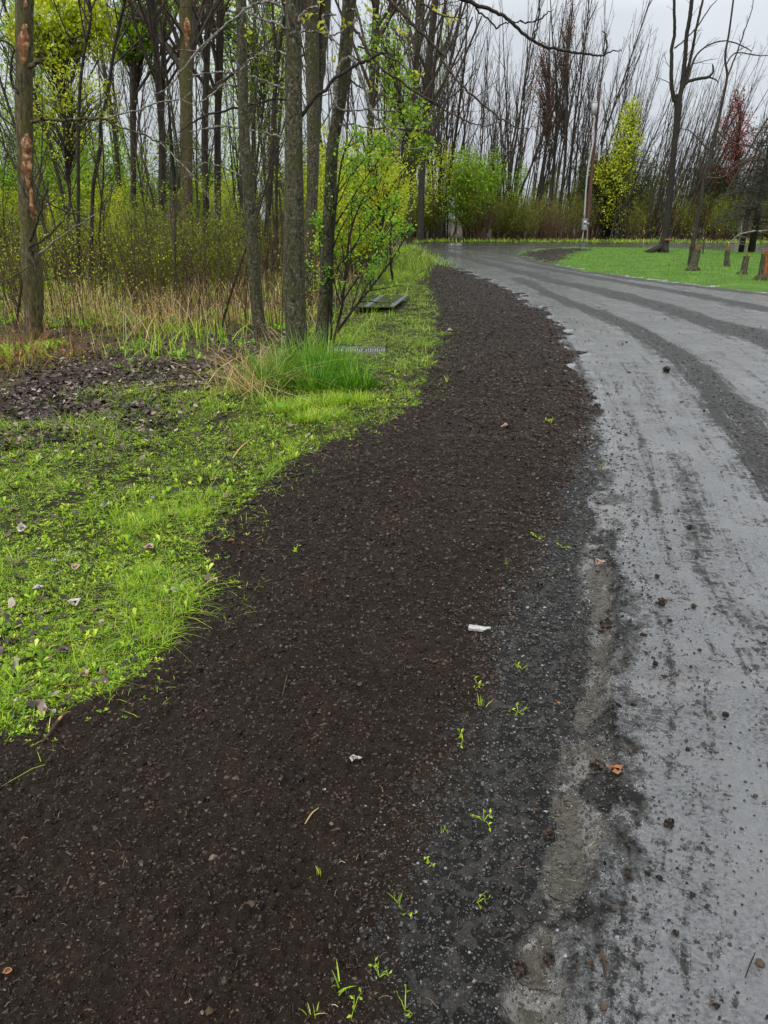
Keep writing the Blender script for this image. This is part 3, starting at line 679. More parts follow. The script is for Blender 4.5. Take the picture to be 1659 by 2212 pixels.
# wood on the left behind the near trees
n_ = 0; tries = 0; placed = []
while n_ < 124 and tries < 6000:
    tries += 1
    y = 15 + 46 * rng.random() ** .62; u = -160 + 1130 * rng.random(); x = (u - CU) / F * y * 1.04
    if not forest_spot(x, y) or y < 12 or (u > 640 and y < 22) or (u > 850 and y < 46): continue
    if any((x - p[0]) ** 2 + (y - p[1]) ** 2 < .8 for p in placed): continue
    placed.append((x, y))
    k = rng.integers(0, 6); a, b_, t = TP[k]; cop = rng.random() < .12
    parts = [('trunk', a), ('branches', b_)] if not cop else [('trunk', CP[0][0]), ('branches', CP[0][1])]
    lab, grp = 'slender bare trunk standing among many in the wood on the left', 'bare trees of the wood on the left'
    if cop: lab, grp = 'thin bare stems from one root in the wood on the left', 'bare multi-stemmed trees of the wood on the left'
    if y > 20 and rng.random() < .34:
        if cop: parts = [('trunk', CP[0][0]), ('branches', CP[0][1]), ('foliage', LG1)]; lab = 'thin stems with small olive leaves in the wood on the left'; grp = 'olive-leaved multi-stemmed trees on the left'
        else: parts = [('trunk', TP[5][0]), ('branches', TP[5][1]), ('foliage', LG0)]; lab = 'slender tree in fresh green leaf in the wood on the left'; grp = 'leafing trees of the wood on the left'
    plant('woodland_tree', parts, (x, y, zat(x, y)), rng.random() * 2 * PI, (.85 + .3 * rng.random()) * (1 if y > 18 else .8), lab, 'tree', grp, (jit(.05), jit(.06))); n_ += 1

def shrubs(kind, n, ur, yr, lab, grp, sc=(.7, 1.2), zz=None, name='shrub', front=0):
    c_ = 0; tr_ = 0
    while c_ < n and tr_ < n * 40:
        tr_ += 1
        u = ur[0] + (ur[1] - ur[0]) * rng.random(); y = yr[0] + (yr[1] - yr[0]) * rng.random(); x = (u - CU) / F * y * 1.04
        if not forest_spot(x, y): continue
        ps = SH[kind]; plant(name, ps[rng.integers(0, len(ps))], (x, y, zat(x, y)), rng.random() * 2 * PI, sc[0] + (sc[1] - sc[0]) * rng.random(), lab, 'shrub', grp); c_ += 1
shrubs('brown', 11, (0, 700), (12.5, 26), 'brown twiggy shrub with few tiny leaves under the trees on the left', 'brown undergrowth shrubs on the left', (.35, .7))
shrubs('bare', 4, (0, 700), (13, 24), 'leafless reddish shrub under the trees on the left', 'leafless undergrowth shrubs on the left', (.4, .7))
shrubs('olive', 24, (0, 820), (14, 36), 'olive-leaved shrub in the undergrowth of the wood on the left', 'olive undergrowth shrubs on the left', (.4, .8))
shrubs('dark', 16, (-60, 780), (32, 58), 'dark green bush deep in the wood on the left', 'dark bushes deep in the wood on the left', (.9, 1.5))
shrubs('brown', 12, (-60, 780), (26, 50), 'brown bush deep in the wood on the left', 'brown bushes deep in the wood on the left', (.8, 1.4))
shrubs('bright', 10, (0, 760), (17, 36), 'yellow-green leafy shrub in the undergrowth of the wood on the left', 'yellow-green undergrowth shrubs on the left', (.45, .85))
shrubs('green', 8, (0, 620), (24, 40), 'green-leaved shrub deep in the wood on the left', 'green shrubs deep in the wood on the left', (.7, 1.3))
shrubs('green', 9, (740, 900), (17, 40), 'bright leafy bush behind the near shrub beside the grass verge', 'leafy bushes behind the near shrub', (.5, .8))
shrubs('bright', 6, (760, 890), (17, 30), 'yellow-green leafy bush behind the near shrub', 'yellow-green bushes behind the near shrub', (.5, .8))
shrubs('green', 5, (925, 1060), (53, 60), 'green-leaved thicket bush behind the bend of the road', 'green bushes behind the road bend', (1.0, 1.5))
shrubs('brown', 16, (1040, 1220), (53.5, 58), 'brown twiggy bush beyond the far road left of the pole', 'brown bushes left of the utility pole', (.6, 1.1))
shrubs('bare', 9, (1000, 1240), (53.5, 58), 'leafless reddish bush beyond the far road left of the pole', 'leafless bushes left of the utility pole', (.8, 1.3))
shrubs('olive', 5, (1080, 1240), (55, 60), 'olive-leaved bush beyond the far road left of the pole', 'olive bushes left of the utility pole', (.8, 1.3))
shrubs('dark', 6, (1190, 1330), (57, 62), 'dark green bush behind the utility pole', 'dark green bushes behind the utility pole', (1.1, 1.5))
shrubs('brown', 14, (1280, 1700), (54.5, 58), 'brown twiggy bush beyond the far road right of the pole', 'brown bushes right of the utility pole', (.8, 1.2))
shrubs('bare', 12, (1280, 1720), (54, 60), 'leafless twiggy bush beyond the far road right of the pole', 'leafless bushes right of the utility pole', (1.0, 1.7))
shrubs('dark', 5, (1380, 1720), (56, 62), 'dark green bush beyond the far road right of the pole', 'dark green bushes right of the utility pole', (.9, 1.5))
shrubs('olive', 8, (1300, 1700), (56, 60), 'olive-leaved bush beyond the far road right of the pole', 'olive bushes right of the utility pole', (.8, 1.3))
shrubs('brown', 9, (880, 1060), (50, 57), 'brown twiggy bush where the road bends out of sight', 'brown bushes at the road bend', (.8, 1.2))
shrubs('dark', 16, (1040, 1740), (63, 73), 'dark bush deep in the wood behind the far road', 'dark bushes deep in the wood behind the far road', (.9, 1.5))
shrubs('brown', 14, (1040, 1740), (60, 72), 'brown bush deep in the wood behind the far road', 'brown bushes deep in the wood behind the far road', (1.0, 1.6))
shrubs('olive', 8, (880, 1060), (50, 58), 'olive-leaved bush where the road bends out of sight', 'olive bushes at the road bend', (.9, 1.4))

c_ = 0; tr_ = 0
SAP = [leafset(TP[k][2], .07, 1, M['lf_bright'], rg, .1, .25, 'foliage', 1.5) for k in (1, 5)]
while c_ < 15 and tr_ < 900:
    tr_ += 1; y = 11.2 + 7 * rng.random(); u = -60 + 640 * rng.random(); x = (u - CU) / F * y * 1.04
    if not forest_spot(x, y): continue
    k = int(rng.random() < .5); tp = TP[(1, 5)[k]]; s_ = .28 + .2 * rng.random(); lf_ = rng.random() < .6
    plant('sapling', [('trunk', tp[0]), ('branches', tp[1])] + ([('foliage', SAP[k])] if lf_ else []), (x, y, zat(x, y)), rng.random() * 6.28, (s_, s_, s_ * .9), 'thin crooked sapling opening a few yellow-green leaves in the left undergrowth' if lf_ else 'thin leafless sapling in the left undergrowth', 'sapling', 'leafing saplings in the left undergrowth' if lf_ else 'bare saplings in the left undergrowth', (jit(.25), jit(.35))); c_ += 1
# ---- trees whose crown is traced: trunk plus limbs reaching leaf clumps
def crown_tree(name, label, uv_base, Y, blobs, mt, ml, lsize, n, seed, trunk_px=8, top=None, part='foliage', twigs=2, den=1.0, group=None):
    rng = np.random.default_rng(seed)
    bx, by, _ = P(uv_base[0], uv_base[1], Y); t = empty(name, label, 'tree', (bx, Y, zat(bx, Y)), group)
    off = np.array(t.location)
    tr = MB(); br = MB(); lf = MB()
    topp = np.array(P(*top, Y)) if top else np.array(P(blobs[0][0], blobs[0][1], Y))
    pts = [np.array((0, 0, -.1)) + (topp - off + np.array((0, 0, .1))) * f + np.array((.25 * math.sin(f * 5 + seed), .2 * math.sin(f * 4), 0)) * math.sin(f * PI) for f in np.linspace(0, 1, 12)]
    r0 = RW(trunk_px, uv_base[1], Y); rad = r0 * np.linspace(1, .15, 12); tube(tr, pts, rad, 8)
    P3 = []
    for (u, v, ru, rv, wgt) in blobs:
        c = np.array(P(u, v, Y)) - off; RX = ru / F * Y * 1.02; RZ = rv / F * Y * 1.02
        k = int(n * wgt); q = rng.standard_normal((k * 3, 3)) ; q = q / np.linalg.norm(q, axis=1)[:, None] * rng.random((k * 3, 1)) ** .45
        q = q * np.array([RX, min(RX, RZ) * 1.0, RZ]) + c
        nz = np.sin(q[:, 0] * 5 / (RX + .1) + seed) * np.sin(q[:, 2] * 7 / (RZ + .1) + 1.3 * seed) * np.sin(q[:, 1] * 6 / (RX + .1) + 2) + .35 * rng.standard_normal(len(q))
        q = q[np.argsort(-nz)[:k]]
        P3.append(q)
        for j in range(max(3, int(10 * twigs))):
            e = q[rng.integers(0, len(q))]; hgt = max(.3, e[2] - .5 * np.linalg.norm(e[:2] - c[:2] * 0) * .9 - .15 * abs(e[2]))
            f = np.clip(hgt / pts[-1][2], .12, .95) * 11; i = int(f); s = pts[i] * (1 - f + i) + pts[min(i + 1, 11)] * (f - i)
            mid = (s + e) / 2 + np.array([0, 0, .12 * np.linalg.norm(e - s)]) + .06 * np.linalg.norm(e - s) * rng.standard_normal(3)
            cur = catmull([s, mid, e], 3); rr_ = np.linspace(max(rad[i] * .35, .012), .006, len(cur)); tube(br, cur, rr_, 4, cap=False)
            ramify(br, cur, rr_, 5, rng, 0, .4, .6, .3, .3, None, .005, .1)
    P3 = np.concatenate(P3); leaves(lf, P3, lsize * (.6 + .8 * rng.random(len(P3))), rng, .65)
    tr.build('trunk', mt, t); br.build('branches', M['twig'] if mt != M['twig_brown'] else M['twig_brown'], t); lf.build(part, ml, t)
    return t
crown_tree('young_leafing_tree', 'tall narrow yellow-green tree right of the utility pole', (1350, 522), 56.5, [(1362, 255, 22, 40, .4), (1352, 320, 34, 60, .9), (1335, 390, 44, 45, .8), (1330, 450, 34, 40, .4), (1300, 370, 26, 30, .2)], M['twig'], M['lf_bright'], .15, 1700, 3, 8, (1366, 222), twigs=3)
crown_tree('red_budded_tree', 'tree with dull red buds at the right edge behind the lawn', (1590, 524), 58, [(1592, 225, 16, 32, .3), (1590, 285, 38, 50, .8), (1605, 330, 40, 45, .7), (1575, 370, 40, 30, .3)], M['twig'], M['lf_red'], .13, 1300, 4, 7, (1592, 195), 'buds', 3)
crown_tree('red_budded_tree', 'tall bare tree with rusty orange buds halfway up, left of the pole', (1165, 521), 58, [(1172, 130, 16, 40, .35), (1165, 190, 22, 45, .35), (1175, 250, 28, 36, .3)], M['bark_far'], M['lf_orange'], .11, 900, 5, 8, (1190, 20), 'buds', 4)
crown_tree('red_budded_tree', 'tall bare tree with dark red buds near its top, left of the pole', (1205, 521), 60, [(1224, 60, 20, 50, .35), (1212, 130, 22, 30, .2), (1190, 215, 26, 26, .15)], M['bark_far'], M['lf_red'], .11, 800, 6, 8, (1236, -20), 'buds', 4)
crown_tree('leafing_tree', 'leafy green tree filling the upper left corner of the wood', (120, 600), 19, [(150, 40, 70, 50, 1.2), (60, 70, 40, 50, .5), (210, 60, 40, 60, .5), (130, 120, 60, 30, .4)], M['bark_far'], M['lf_bright'], .09, 2100, 7, 8, (150, -60))
crown_tree('leafing_tree', 'small yellow-green tree low between thin trunks on the left', (160, 620), 17, [(150, 185, 70, 45, .5), (105, 235, 55, 24, .35), (210, 220, 50, 50, .3), (140, 300, 70, 50, .25)], M['bark_dark'], M['lf_bright'], .055, 1300, 8, 5, (160, 130))
crown_tree('leafing_tree', 'leafy green tree behind the thin paired saplings', (300, 585), 22, [(290, 70, 50, 45, .9), (330, 20, 60, 40, .6), (270, 120, 30, 20, .2)], M['bark_far'], M['lf_green'], .11, 1500, 9, 8, (300, -60))
crown_tree('leafing_tree', 'green leafy tree behind the slender mossy trunk', (560, 570), 24, [(500, 60, 40, 60, .5), (590, 80, 50, 60, .5), (560, 180, 50, 40, .25), (450, 20, 40, 30, .3)], M['bark_far'], M['lf_green'], .10, 1200, 10, 8, (560, -50))
crown_tree('leafing_tree', 'slim leafing tree just behind the leaning trunk', (850, 555), 20, [(860, 180, 35, 50, .3), (880, 250, 50, 40, .5), (820, 100, 40, 60, .3), (900, 320, 40, 30, .3)], M['bark_dark'], M['lf_green'], .09, 1000, 11, 6, (850, 60))
crown_tree('leafing_tree', 'round yellow-green young tree behind the near shrub', (800, 560), 17, [(810, 330, 70, 60, .6), (780, 420, 80, 60, .7), (850, 410, 50, 60, .5)], M['bark_dark'], M['lf_bright'], .055, 1500, 12, 5, (800, 290))
crown_tree('leafing_tree', 'leafy green tree in the thicket behind the road bend', (1010, 521), 54.5, [(1010, 370, 50, 40, 1.0), (980, 430, 50, 50, .9), (1040, 410, 30, 50, .5)], M['bark_dark'], M['lf_green'], .15, 1100, 13, 6, (1015, 320))
crown_tree('leafing_tree', 'yellow-leaved young tree in the thicket behind the road bend', (950, 521), 53.5, [(960, 350, 30, 40, .5), (930, 400, 40, 60, .8)], M['bark_dark'], M['lf_bright'], .13, 900, 14, 6, (960, 300))

# ------------------------------------------------------------------ near trees, traced
def trace(px, Y, n=5):
    """[(u,v,width px)] -> smooth 3-D line and radii"""
    p = [np.array(list(P(u, v, Y + (dy[0] if dy else 0))) + [RW(w_, v, Y)]) for u, v, w_, *dy in px]
    q = np.array(catmull(p, n)); return q[:, :3], np.maximum(q[:, 3], .002)
def near_trunk(parent, px, Y, m, seed, extend=6, name='trunk', sides=22, rough=.05):
    rng = np.random.default_rng(seed); pts, rad = trace(px, Y, 14)
    off = np.array(parent.location)
    if pts[0][2] < pts[-1][2]: pass
    else: pts, rad = pts[::-1], rad[::-1]
    if extend:
        d = unit(pts[-1] - pts[-8]); e = []
        for k in range(1, 9): e.append(np.append(pts[-1] + d * extend * k / 8 + .1 * np.array([math.sin(k), math.cos(k * 1.3), 0]), rad[-1] * (1 - .85 * k / 8)))
        e = np.array(e); pts = np.vstack([pts, e[:, :3]]); rad = np.concatenate([rad, e[:, 3]])
    base = pts[0].copy(); base[2] = -.1
    pts = np.vstack([base, pts]); rad = np.concatenate([[rad[0] * 1.15], rad])
    mb = MB(); pts = pts - off
    # ridged, lumpy bark surface
    m_ = len(pts); th = np.arange(sides) * 2 * PI / sides
    tube(mb, pts, rad, sides)
    V = mb.V[0]; core = V[:m_ * sides].reshape(m_, sides, 3); ctr = pts[:, None, :]
    ang = np.broadcast_to(th, (m_, sides)); hz = pts[:, 2][:, None] * np.ones((1, sides))
    dsp = 1 + rough * 1.3 * fbm(ang * 2.2, hz * 2.0 + seed * 7, 1.0, 3, seed) + rough * 1.6 * fbm(ang * 5, hz * 7 + seed, 1.0, 3, seed + 4) * .6
    V[:m_ * sides] = (ctr + (core - ctr) * dsp[..., None]).reshape(-1, 3)
    mb.V[0] = V; mb.build(name, m, parent)
    return pts, rad
def near_branch(parent, px, Y, m, name='branch', sides=7, rngseed=1, twigs=0, tipsout=None, Lf=.22):
    pts, rad = trace(px, Y, 5); pts = pts - np.array(parent.location); rg_ = np.random.default_rng(rngseed)
    pts = pts + rg_.standard_normal(pts.shape) * .006
    mb = MB(); tube(mb, pts, rad, sides)
    if twigs: ramify(mb, [q for q in pts], rad, twigs, rg_, 1, Lf, .8, .05, .15, tipsout, .0028, .13, (3,))
    mb.build(name, m, parent)
def crown_above(parent, pts, rad, seed, n=14, name='crown'):
    rg_ = np.random.default_rng(seed); mb = MB(); k = int(len(pts) * .0)
    hi = [i for i in range(len(pts)) if pts[i][2] > 4.2]
    if len(hi) < 3: return
    ramify(mb, [pts[i] for i in hi], [rad[i] for i in hi], n, rg_, 2, .45, .7, .5, 0, None, .005, .1, (5, 4)); mb.build(name, M['twig'], parent)
def near_tree(name, label, px, Y, m, seed, ext=6, **kw):
    b0 = max(px, key=lambda q: q[1]); bx = P(b0[0], b0[1], Y)[0]
    t = empty(name, label, 'tree', (bx, Y, zat(bx, Y)))
    pts, rad = near_trunk(t, px, Y, m, seed, ext, **kw); crown_above(t, pts, rad, seed + 50)
    return t
def D2(L): return [(464.5 + .36 * x, .36 * y, w_) for x, y, w_ in L]
def D1(L): return [(.36 * x, .36 * y, w_) for x, y, w_ in L]
def D3(L): return [(862.7 + .2551 * x, .2551 * y, w_) for x, y, w_ in L]
def D4(L): return [(1260.8 + .2551 * x, .2551 * y, w_) for x, y, w_ in L]
# A: old stripped tree at the left edge
YA = 10.3
tA = near_tree('dying_tree', 'shaggy old tree with red-brown stripped wood patches at the left edge', [(54, -20, 36), (52, 144, 34), (52, 250, 34), (56, 400, 31), (61, 500, 31), (67, 560, 40), (73, 640, 39), (72, 700, 37), (72, 742, 44)], YA, M['bark_old'], 1, 5, rough=.11, sides=40)
def wound(parent, px, Y, m, seed):
    rg_ = np.random.default_rng(seed); pts, rad = trace([(u, v, w_) for u, v, w_ in px], Y, 10); off = np.array(parent.location); mb = MB(); n = len(pts); K = 9; V = []
    for i, (p, r) in enumerate(zip(pts, rad)):
        e = math.sin(PI * (i + .4) / (n - .2)) ** .4 * (1 + .16 * math.sin(i * .55 + seed * 2) + .05 * rg_.standard_normal())
        for k in range(K):
            a = (k / (K - 1) - .5) * 2.2 + .12 * math.sin(i * .8 + seed) ; rr_ = r * max(e, .05) * (1 + .015 * rg_.standard_normal() * (0 < k < K - 1))
            V.append(p - off + np.array([math.sin(a) * rr_ * 1.12, -math.cos(a) * rr_ * .9, 0]))
    mb.add(V, [(i * K + k, i * K + k + 1, (i + 1) * K + k + 1, (i + 1) * K + k) for i in range(n - 1) for k in range(K - 1)])
    mb.build('stripped_wood', m, parent)
def wound_on(parent, px, Ytr, rtr, m, seed): wound(parent, px, Ytr - rtr * .55, m, seed)
wound_on(tA, [(54, 52, 20), (53, 90, 23), (52, 144, 21)], YA, .12, M['barewood'], 1)
wound_on(tA, [(54, 0, 13), (55, 22, 14)], YA, .12, M['barewood'], 4)
wound_on(tA, [(57, 288, 21), (60, 320, 24), (60, 370, 21), (63, 408, 12)], YA, .12, M['barewood'], 2)
wound_on(tA, [(67, 405, 9), (69, 440, 10), (73, 480, 7)], YA, .12, M['barewood'], 3)
near_branch(tA, [(56, 146, 11), (72, 140, 11), (84, 132, 9), (97, 128, 4)], YA - .05, M['bark_old'], 'broken_stub')
near_branch(tA, D1([(190, 735, 9), (240, 716, 7), (330, 722, 7), (430, 720, 6.5), (520, 712, 6.5), (620, 715, 6), (700, 755, 4.5), (850, 805, 4), (960, 850, 3.6), (1100, 880, 3), (1270, 900, 1.6)]), YA - .1, M['bark_old'], twigs=7, rngseed=3)
near_branch(tA, D1([(620, 715, 4.5), (700, 690, 4), (850, 650, 3.5), (960, 612, 3), (1080, 600, 2.6), (1180, 640, 2), (1260, 730, 1.5)]), YA - .15, M['twig_pale'], twigs=6, rngseed=4)
near_branch(tA, D1([(960, 855, 3.2), (1060, 950, 3), (1180, 1080, 2.5), (1270, 1210, 2), (1310, 1330, 1.3)]), YA - .15, M['twig_pale'], twigs=5, rngseed=5)
near_branch(tA, D1([(200, 1110, 5), (260, 1190, 4), (380, 1265, 3.5), (520, 1305, 2)]), YA - .3, M['bark_dark'], twigs=6, rngseed=6)
near_branch(tA, D1([(180, 1450, 6), (225, 1330, 5), (262, 1200, 3.5), (300, 1090, 1.5)]), YA - .2, M['bark_dark'], twigs=6, rngseed=7)
near_branch(tA, D1([(185, 1480, 5), (260, 1440, 4), (340, 1370, 3), (420, 1250, 1.5)]), YA - .2, M['bark_dark'], twigs=6, rngseed=8)
near_branch(tA, D1([(230, 1520, 4), (400, 1400, 3.5), (500, 1330, 3), (590, 1280, 1.5)]), YA - .2, M['twig_pale'], twigs=6, rngseed=9)
near_branch(tA, D1([(110, 560, 5), (70, 490, 5), (70, 380, 5), (80, 290, 4), (40, 250, 4), (0, 240, 3), (-60, 250, 2)]), YA - .1, M['bark_dark'], twigs=5, rngseed=10)
near_branch(tA, D1([(170, 1600, 3), (60, 1670, 3), (-40, 1690, 2)]), YA - .2, M['bark_old'], rngseed=11)
# B slender trunk
YBt = GY(752)
tB = near_tree('slender_tree', 'slender lichen-spotted trunk leaning left of the thick one', [(520, -20, 22), (524, 144, 22), (527.5, 288, 23), (538, 432, 25), (551, 612, 27), (562, 720, 28), (569, 756, 34)], YBt, M['bark_near'], 2)
near_branch(tB, D1([(1475, 60, 5), (1250, 240, 5), (1100, 410, 4.5), (1020, 510, 3.5), (950, 565, 2)]), YBt - .05, M['twig_pale'], twigs=5, rngseed=12)
near_branch(tB, D2([(130, 440, 5), (60, 435, 4), (-90, 445, 3), (-200, 500, 1.5)]), YBt, M['twig_pale'], twigs=5, rngseed=13)
near_branch(tB, D2([(135, 645, 5), (0, 680, 4.5), (-130, 730, 3.5), (-220, 800, 2)]), YBt, M['bark_dark'], twigs=5, rngseed=14)
near_branch(tB, D2([(160, 770, 5), (60, 758, 4), (-40, 765, 3.5), (-160, 790, 2)]), YBt, M['twig_pale'], twigs=4, rngseed=15)
near_branch(tB, D2([(130, 520, 6), (60, 500, 5), (0, 550, 4.5), (-90, 620, 2)]), YBt, M['twig_pale'], twigs=5, rngseed=16)
near_branch(tB, D2([(170, 1060, 3), (60, 1010, 3), (-60, 980, 2), (-200, 1080, 1.2)]), YBt, M['twig_pale'], twigs=4, rngseed=17)
# C thick trunk
YC = GY(800)
tC = near_tree('thick_tree', 'thickest near trunk rising from the tall grass tuft', [(634, -20, 34), (634, 144, 36), (634, 288, 38), (635, 432, 41), (635, 612, 46), (641, 720, 46), (644, 795, 54)], YC, M['bark_near'], 3, 7)
near_branch(tC, D2([(420, 100, 6), (380, 30, 6), (300, 12, 5.5), (200, 40, 5), (90, 125, 4.5), (0, 215, 3.5), (-80, 300, 2)]), YC, M['twig_pale'], twigs=6, rngseed=18)
near_branch(tC, D2([(430, 170, 5), (330, 130, 5), (230, 90, 4), (140, 40, 2.5)]), YC - .05, M['twig_pale'], twigs=5, rngseed=19)
near_branch(tC, D2([(420, 535, 5), (340, 500, 4.5), (250, 465, 4), (190, 460, 2)]), YC - .05, M['twig_pale'], twigs=4, rngseed=20)
near_branch(tC, D2([(425, 595, 5), (340, 600, 4.5), (250, 620, 4), (190, 635, 2)]), YC - .05, M['bark_dark'], twigs=4, rngseed=21)
near_branch(tC, D2([(425, 840, 5), (340, 805, 4), (260, 785, 3.5), (200, 780, 2)]), YC - .05, M['twig_pale'], twigs=4, rngseed=22)
near_branch(tC, D2([(520, 700, 9), (560, 635, 8), (640, 555, 7.5), (740, 455, 7), (850, 390, 7), (940, 345, 6.5), (1020, 312, 4)]), YC + .02, M['bark_dark'], twigs=5, rngseed=23, Lf=.15)
near_branch(tC, D2([(500, 130, 6), (520, 90, 6), (570, 50, 5), (615, 35, 3)]), YC - .1, M['twig_pale'], rngseed=24)
near_branch(tC, D2([(510, 200, 4), (600, 190, 4), (700, 230, 4), (740, 300, 2)]), YC - .1, M['twig_pale'], twigs=4, rngseed=25)
near_branch(tC, D2([(430, 330, 4), (330, 300, 4), (230, 340, 3), (150, 420, 2)]), YC - .1, M['twig_pale'], twigs=5, rngseed=26)
# D trunk farther back behind C
YD = 14.5
tD = near_tree('grey_tree', 'grey forked trunk directly behind the thickest one', [(673, -20, 32), (675, 144, 30), (677, 288, 27), (674, 432, 25), (666, 540, 26), (660, 612, 30)], YD, M['bark_near'], 4, 6)
near_branch(tD, [(704, -20, 26), (700, 60, 25), (693, 144, 20), (688, 216, 17), (684, 300, 15), (678, 370, 14)], YD + .15, M['bark_near'], 'second_stem', 10)
near_branch(tD, D2([(700, 250, 4), (650, 100, 6), (690, 90, 6), (725, 88, 3)]), YD - 1, M['twig_pale'], twigs=2, rngseed=27)
# F leaning trunk
YF = GY(778)
tF = near_tree('leaning_tree', 'dark trunk leaning right between the thick trunk and the leafy shrub', [(756, -20, 31), (752, 36, 29), (745, 130, 28), (736, 216, 26), (718, 324, 26), (713, 432, 27), (705, 540, 27), (704, 612, 27), (698, 690, 27), (690, 782, 32)], YF, M['bark_near'], 5, 7)
near_branch(tF, D2([(722, 650, 9), (722, 560, 9), (728, 490, 9), (745, 400, 9), (785, 352, 8), (815, 352, 8), (850, 405, 7.5), (885, 510, 7), (920, 620, 6.5), (960, 695, 6), (1030, 765, 5.5), (1090, 810, 5), (1115, 880, 4), (1122, 950, 2)]), YF - .15, M['twig_pale'], 'arching_branch', twigs=4, rngseed=30, Lf=.12)
near_branch(tF, D2([(715, 620, 5), (755, 655, 4.5), (860, 662, 4), (960, 655, 4), (1060, 665, 3.5), (1100, 645, 3), (1145, 612, 2)]), YF - .1, M['twig_pale'], twigs=5, rngseed=31)
near_branch(tF, D2([(745, 745, 5), (820, 745, 4.5), (900, 766, 4), (1000, 770, 4), (1120, 768, 3.5), (1220, 765, 3), (1310, 728, 1.8)]), YF - .1, M['twig_pale'], twigs=5, rngseed=32)
near_branch(tF, D2([(1030, 765, 4), (1050, 850, 4), (1120, 888, 4), (1230, 892, 3.5), (1290, 868, 2)]), YF - .2, M['twig_pale'], rngseed=33)
near_branch(tF, D2([(1122, 940, 4), (1128, 860, 4.5), (1140, 800, 4), (1155, 735, 3)]), YF - .2, M['bark_dark'], rngseed=34)
near_branch(tF, D2([(820, 150, 7), (870, 220, 6.5), (930, 330, 6), (1000, 410, 5.5), (1080, 462, 5), (1200, 550, 5), (1330, 622, 4.5)]) + D3([(150, 785, 4), (260, 860, 4), (400, 940, 3.8), (500, 990, 3.4), (600, 1042, 3), (720, 1065, 2.6), (860, 1042, 1.6)]), YF - .3, M['twig'], 'long_branch', twigs=9, rngseed=35, Lf=.10)
near_branch(tF, D2([(850, -120, 9), (950, -70, 8), (1040, 0, 7.5), (1140, 92, 7), (1250, 212, 6.5), (1370, 330, 6)]) + D3([(330, 452, 5.5), (440, 622, 5), (550, 742, 4.8), (700, 882, 4.4), (800, 960, 4), (900, 1030, 3.4), (1030, 1085, 2.8), (1180, 1068, 1.6)]), YF - .6, M['twig'], 'long_branch', twigs=9, rngseed=36, Lf=.08)
near_branch(tF, [(780, -90, 12), (880, -50, 11)] + D3([(400, -80, 10), (560, 0, 9), (700, 60, 8), (850, 110, 7.5), (950, 190, 7), (1100, 322, 6.5), (1250, 396, 6), (1400, 425, 5.5), (1540, 452, 5)]) + D4([(100, 466, 4.4), (160, 476, 4), (230, 440, 3), (330, 418, 1.8)]), YF - .9, M['bark_dark'], 'long_branch', twigs=0, rngseed=37)
near_branch(tF, D4([(165, 478, 4.5), (192, 410, 4), (188, 340, 3.5), (162, 258, 2)]), YF - .9, M['bark_dark'], rngseed=38)
near_branch(tF, D3([(940, 185, 4.5), (1050, 188, 4), (1150, 182, 3.6), (1230, 130, 3), (1310, 72, 1.6)]), YF - .9, M['bark_dark'], rngseed=39)
near_branch(tF, D3([(640, 38, 4), (680, 110, 4), (760, 165, 3.6), (825, 235, 3.5), (870, 200, 3), (948, 186, 2.6)]), YF - .9, M['bark_dark'], rngseed=40)
near_branch(tF, D3([(1135, 335, 4.5), (1160, 230, 4), (1185, 120, 3.6), (1192, -40, 3)]), YF - .9, M['bark_dark'], rngseed=41)
near_branch(tF, D3([(60, -80, 5), (150, 0, 4.5), (240, 60, 4), (330, 120, 3.5), (430, 148, 3), (580, 152, 1.6)]), YF - .5, M['twig'], twigs=4, rngseed=42, Lf=.14)
near_branch(tF, D2([(790, 60, 6), (840, 60, 6), (850, 110, 5), (820, 140, 5), (760, 190, 4), (690, 220, 3)]), YF - .2, M['twig_pale'], twigs=3, rngseed=43)
near_branch(tF, D2([(850, 280, 4), (960, 310, 3.5), (1080, 360, 3), (1160, 440, 2.4), (1240, 560, 1.4)]), YF, M['twig'], twigs=6, rngseed=44)
near_branch(tF, D2([(800, 470, 4), (870, 520, 3.5), (960, 560, 3), (1060, 590, 2.6), (1200, 560, 1.4)]), YF, M['twig'], twigs=6, rngseed=45)
# leaf buds on the clump
mb = MB(); rg_ = np.random.default_rng(9); pp = []
for (u, v) in [(536, 72), (700, 0), (693, 62), (724, 135), (806, 188), (752, 60), (800, 20), (940, 22), (970, 34), (980, 48), (625, 4), (497, 3), (665, 40), (870, 70), (905, 160), (890, 290)]:
    c = np.array(P(u, v, YF - .2)); pp.append(c + rg_.standard_normal((7, 3)) * .022)
M['lf_bud'] = leaf_mat('yellow_leaf_bud', [(0, srgb(170, 178, 30)), (1, srgb(214, 214, 60))], .4)
leaves(mb, np.concatenate(pp) - np.array(tF.location), .06, rg_, .5); mb.build('leaf_buds', M['lf_bud'], tF)

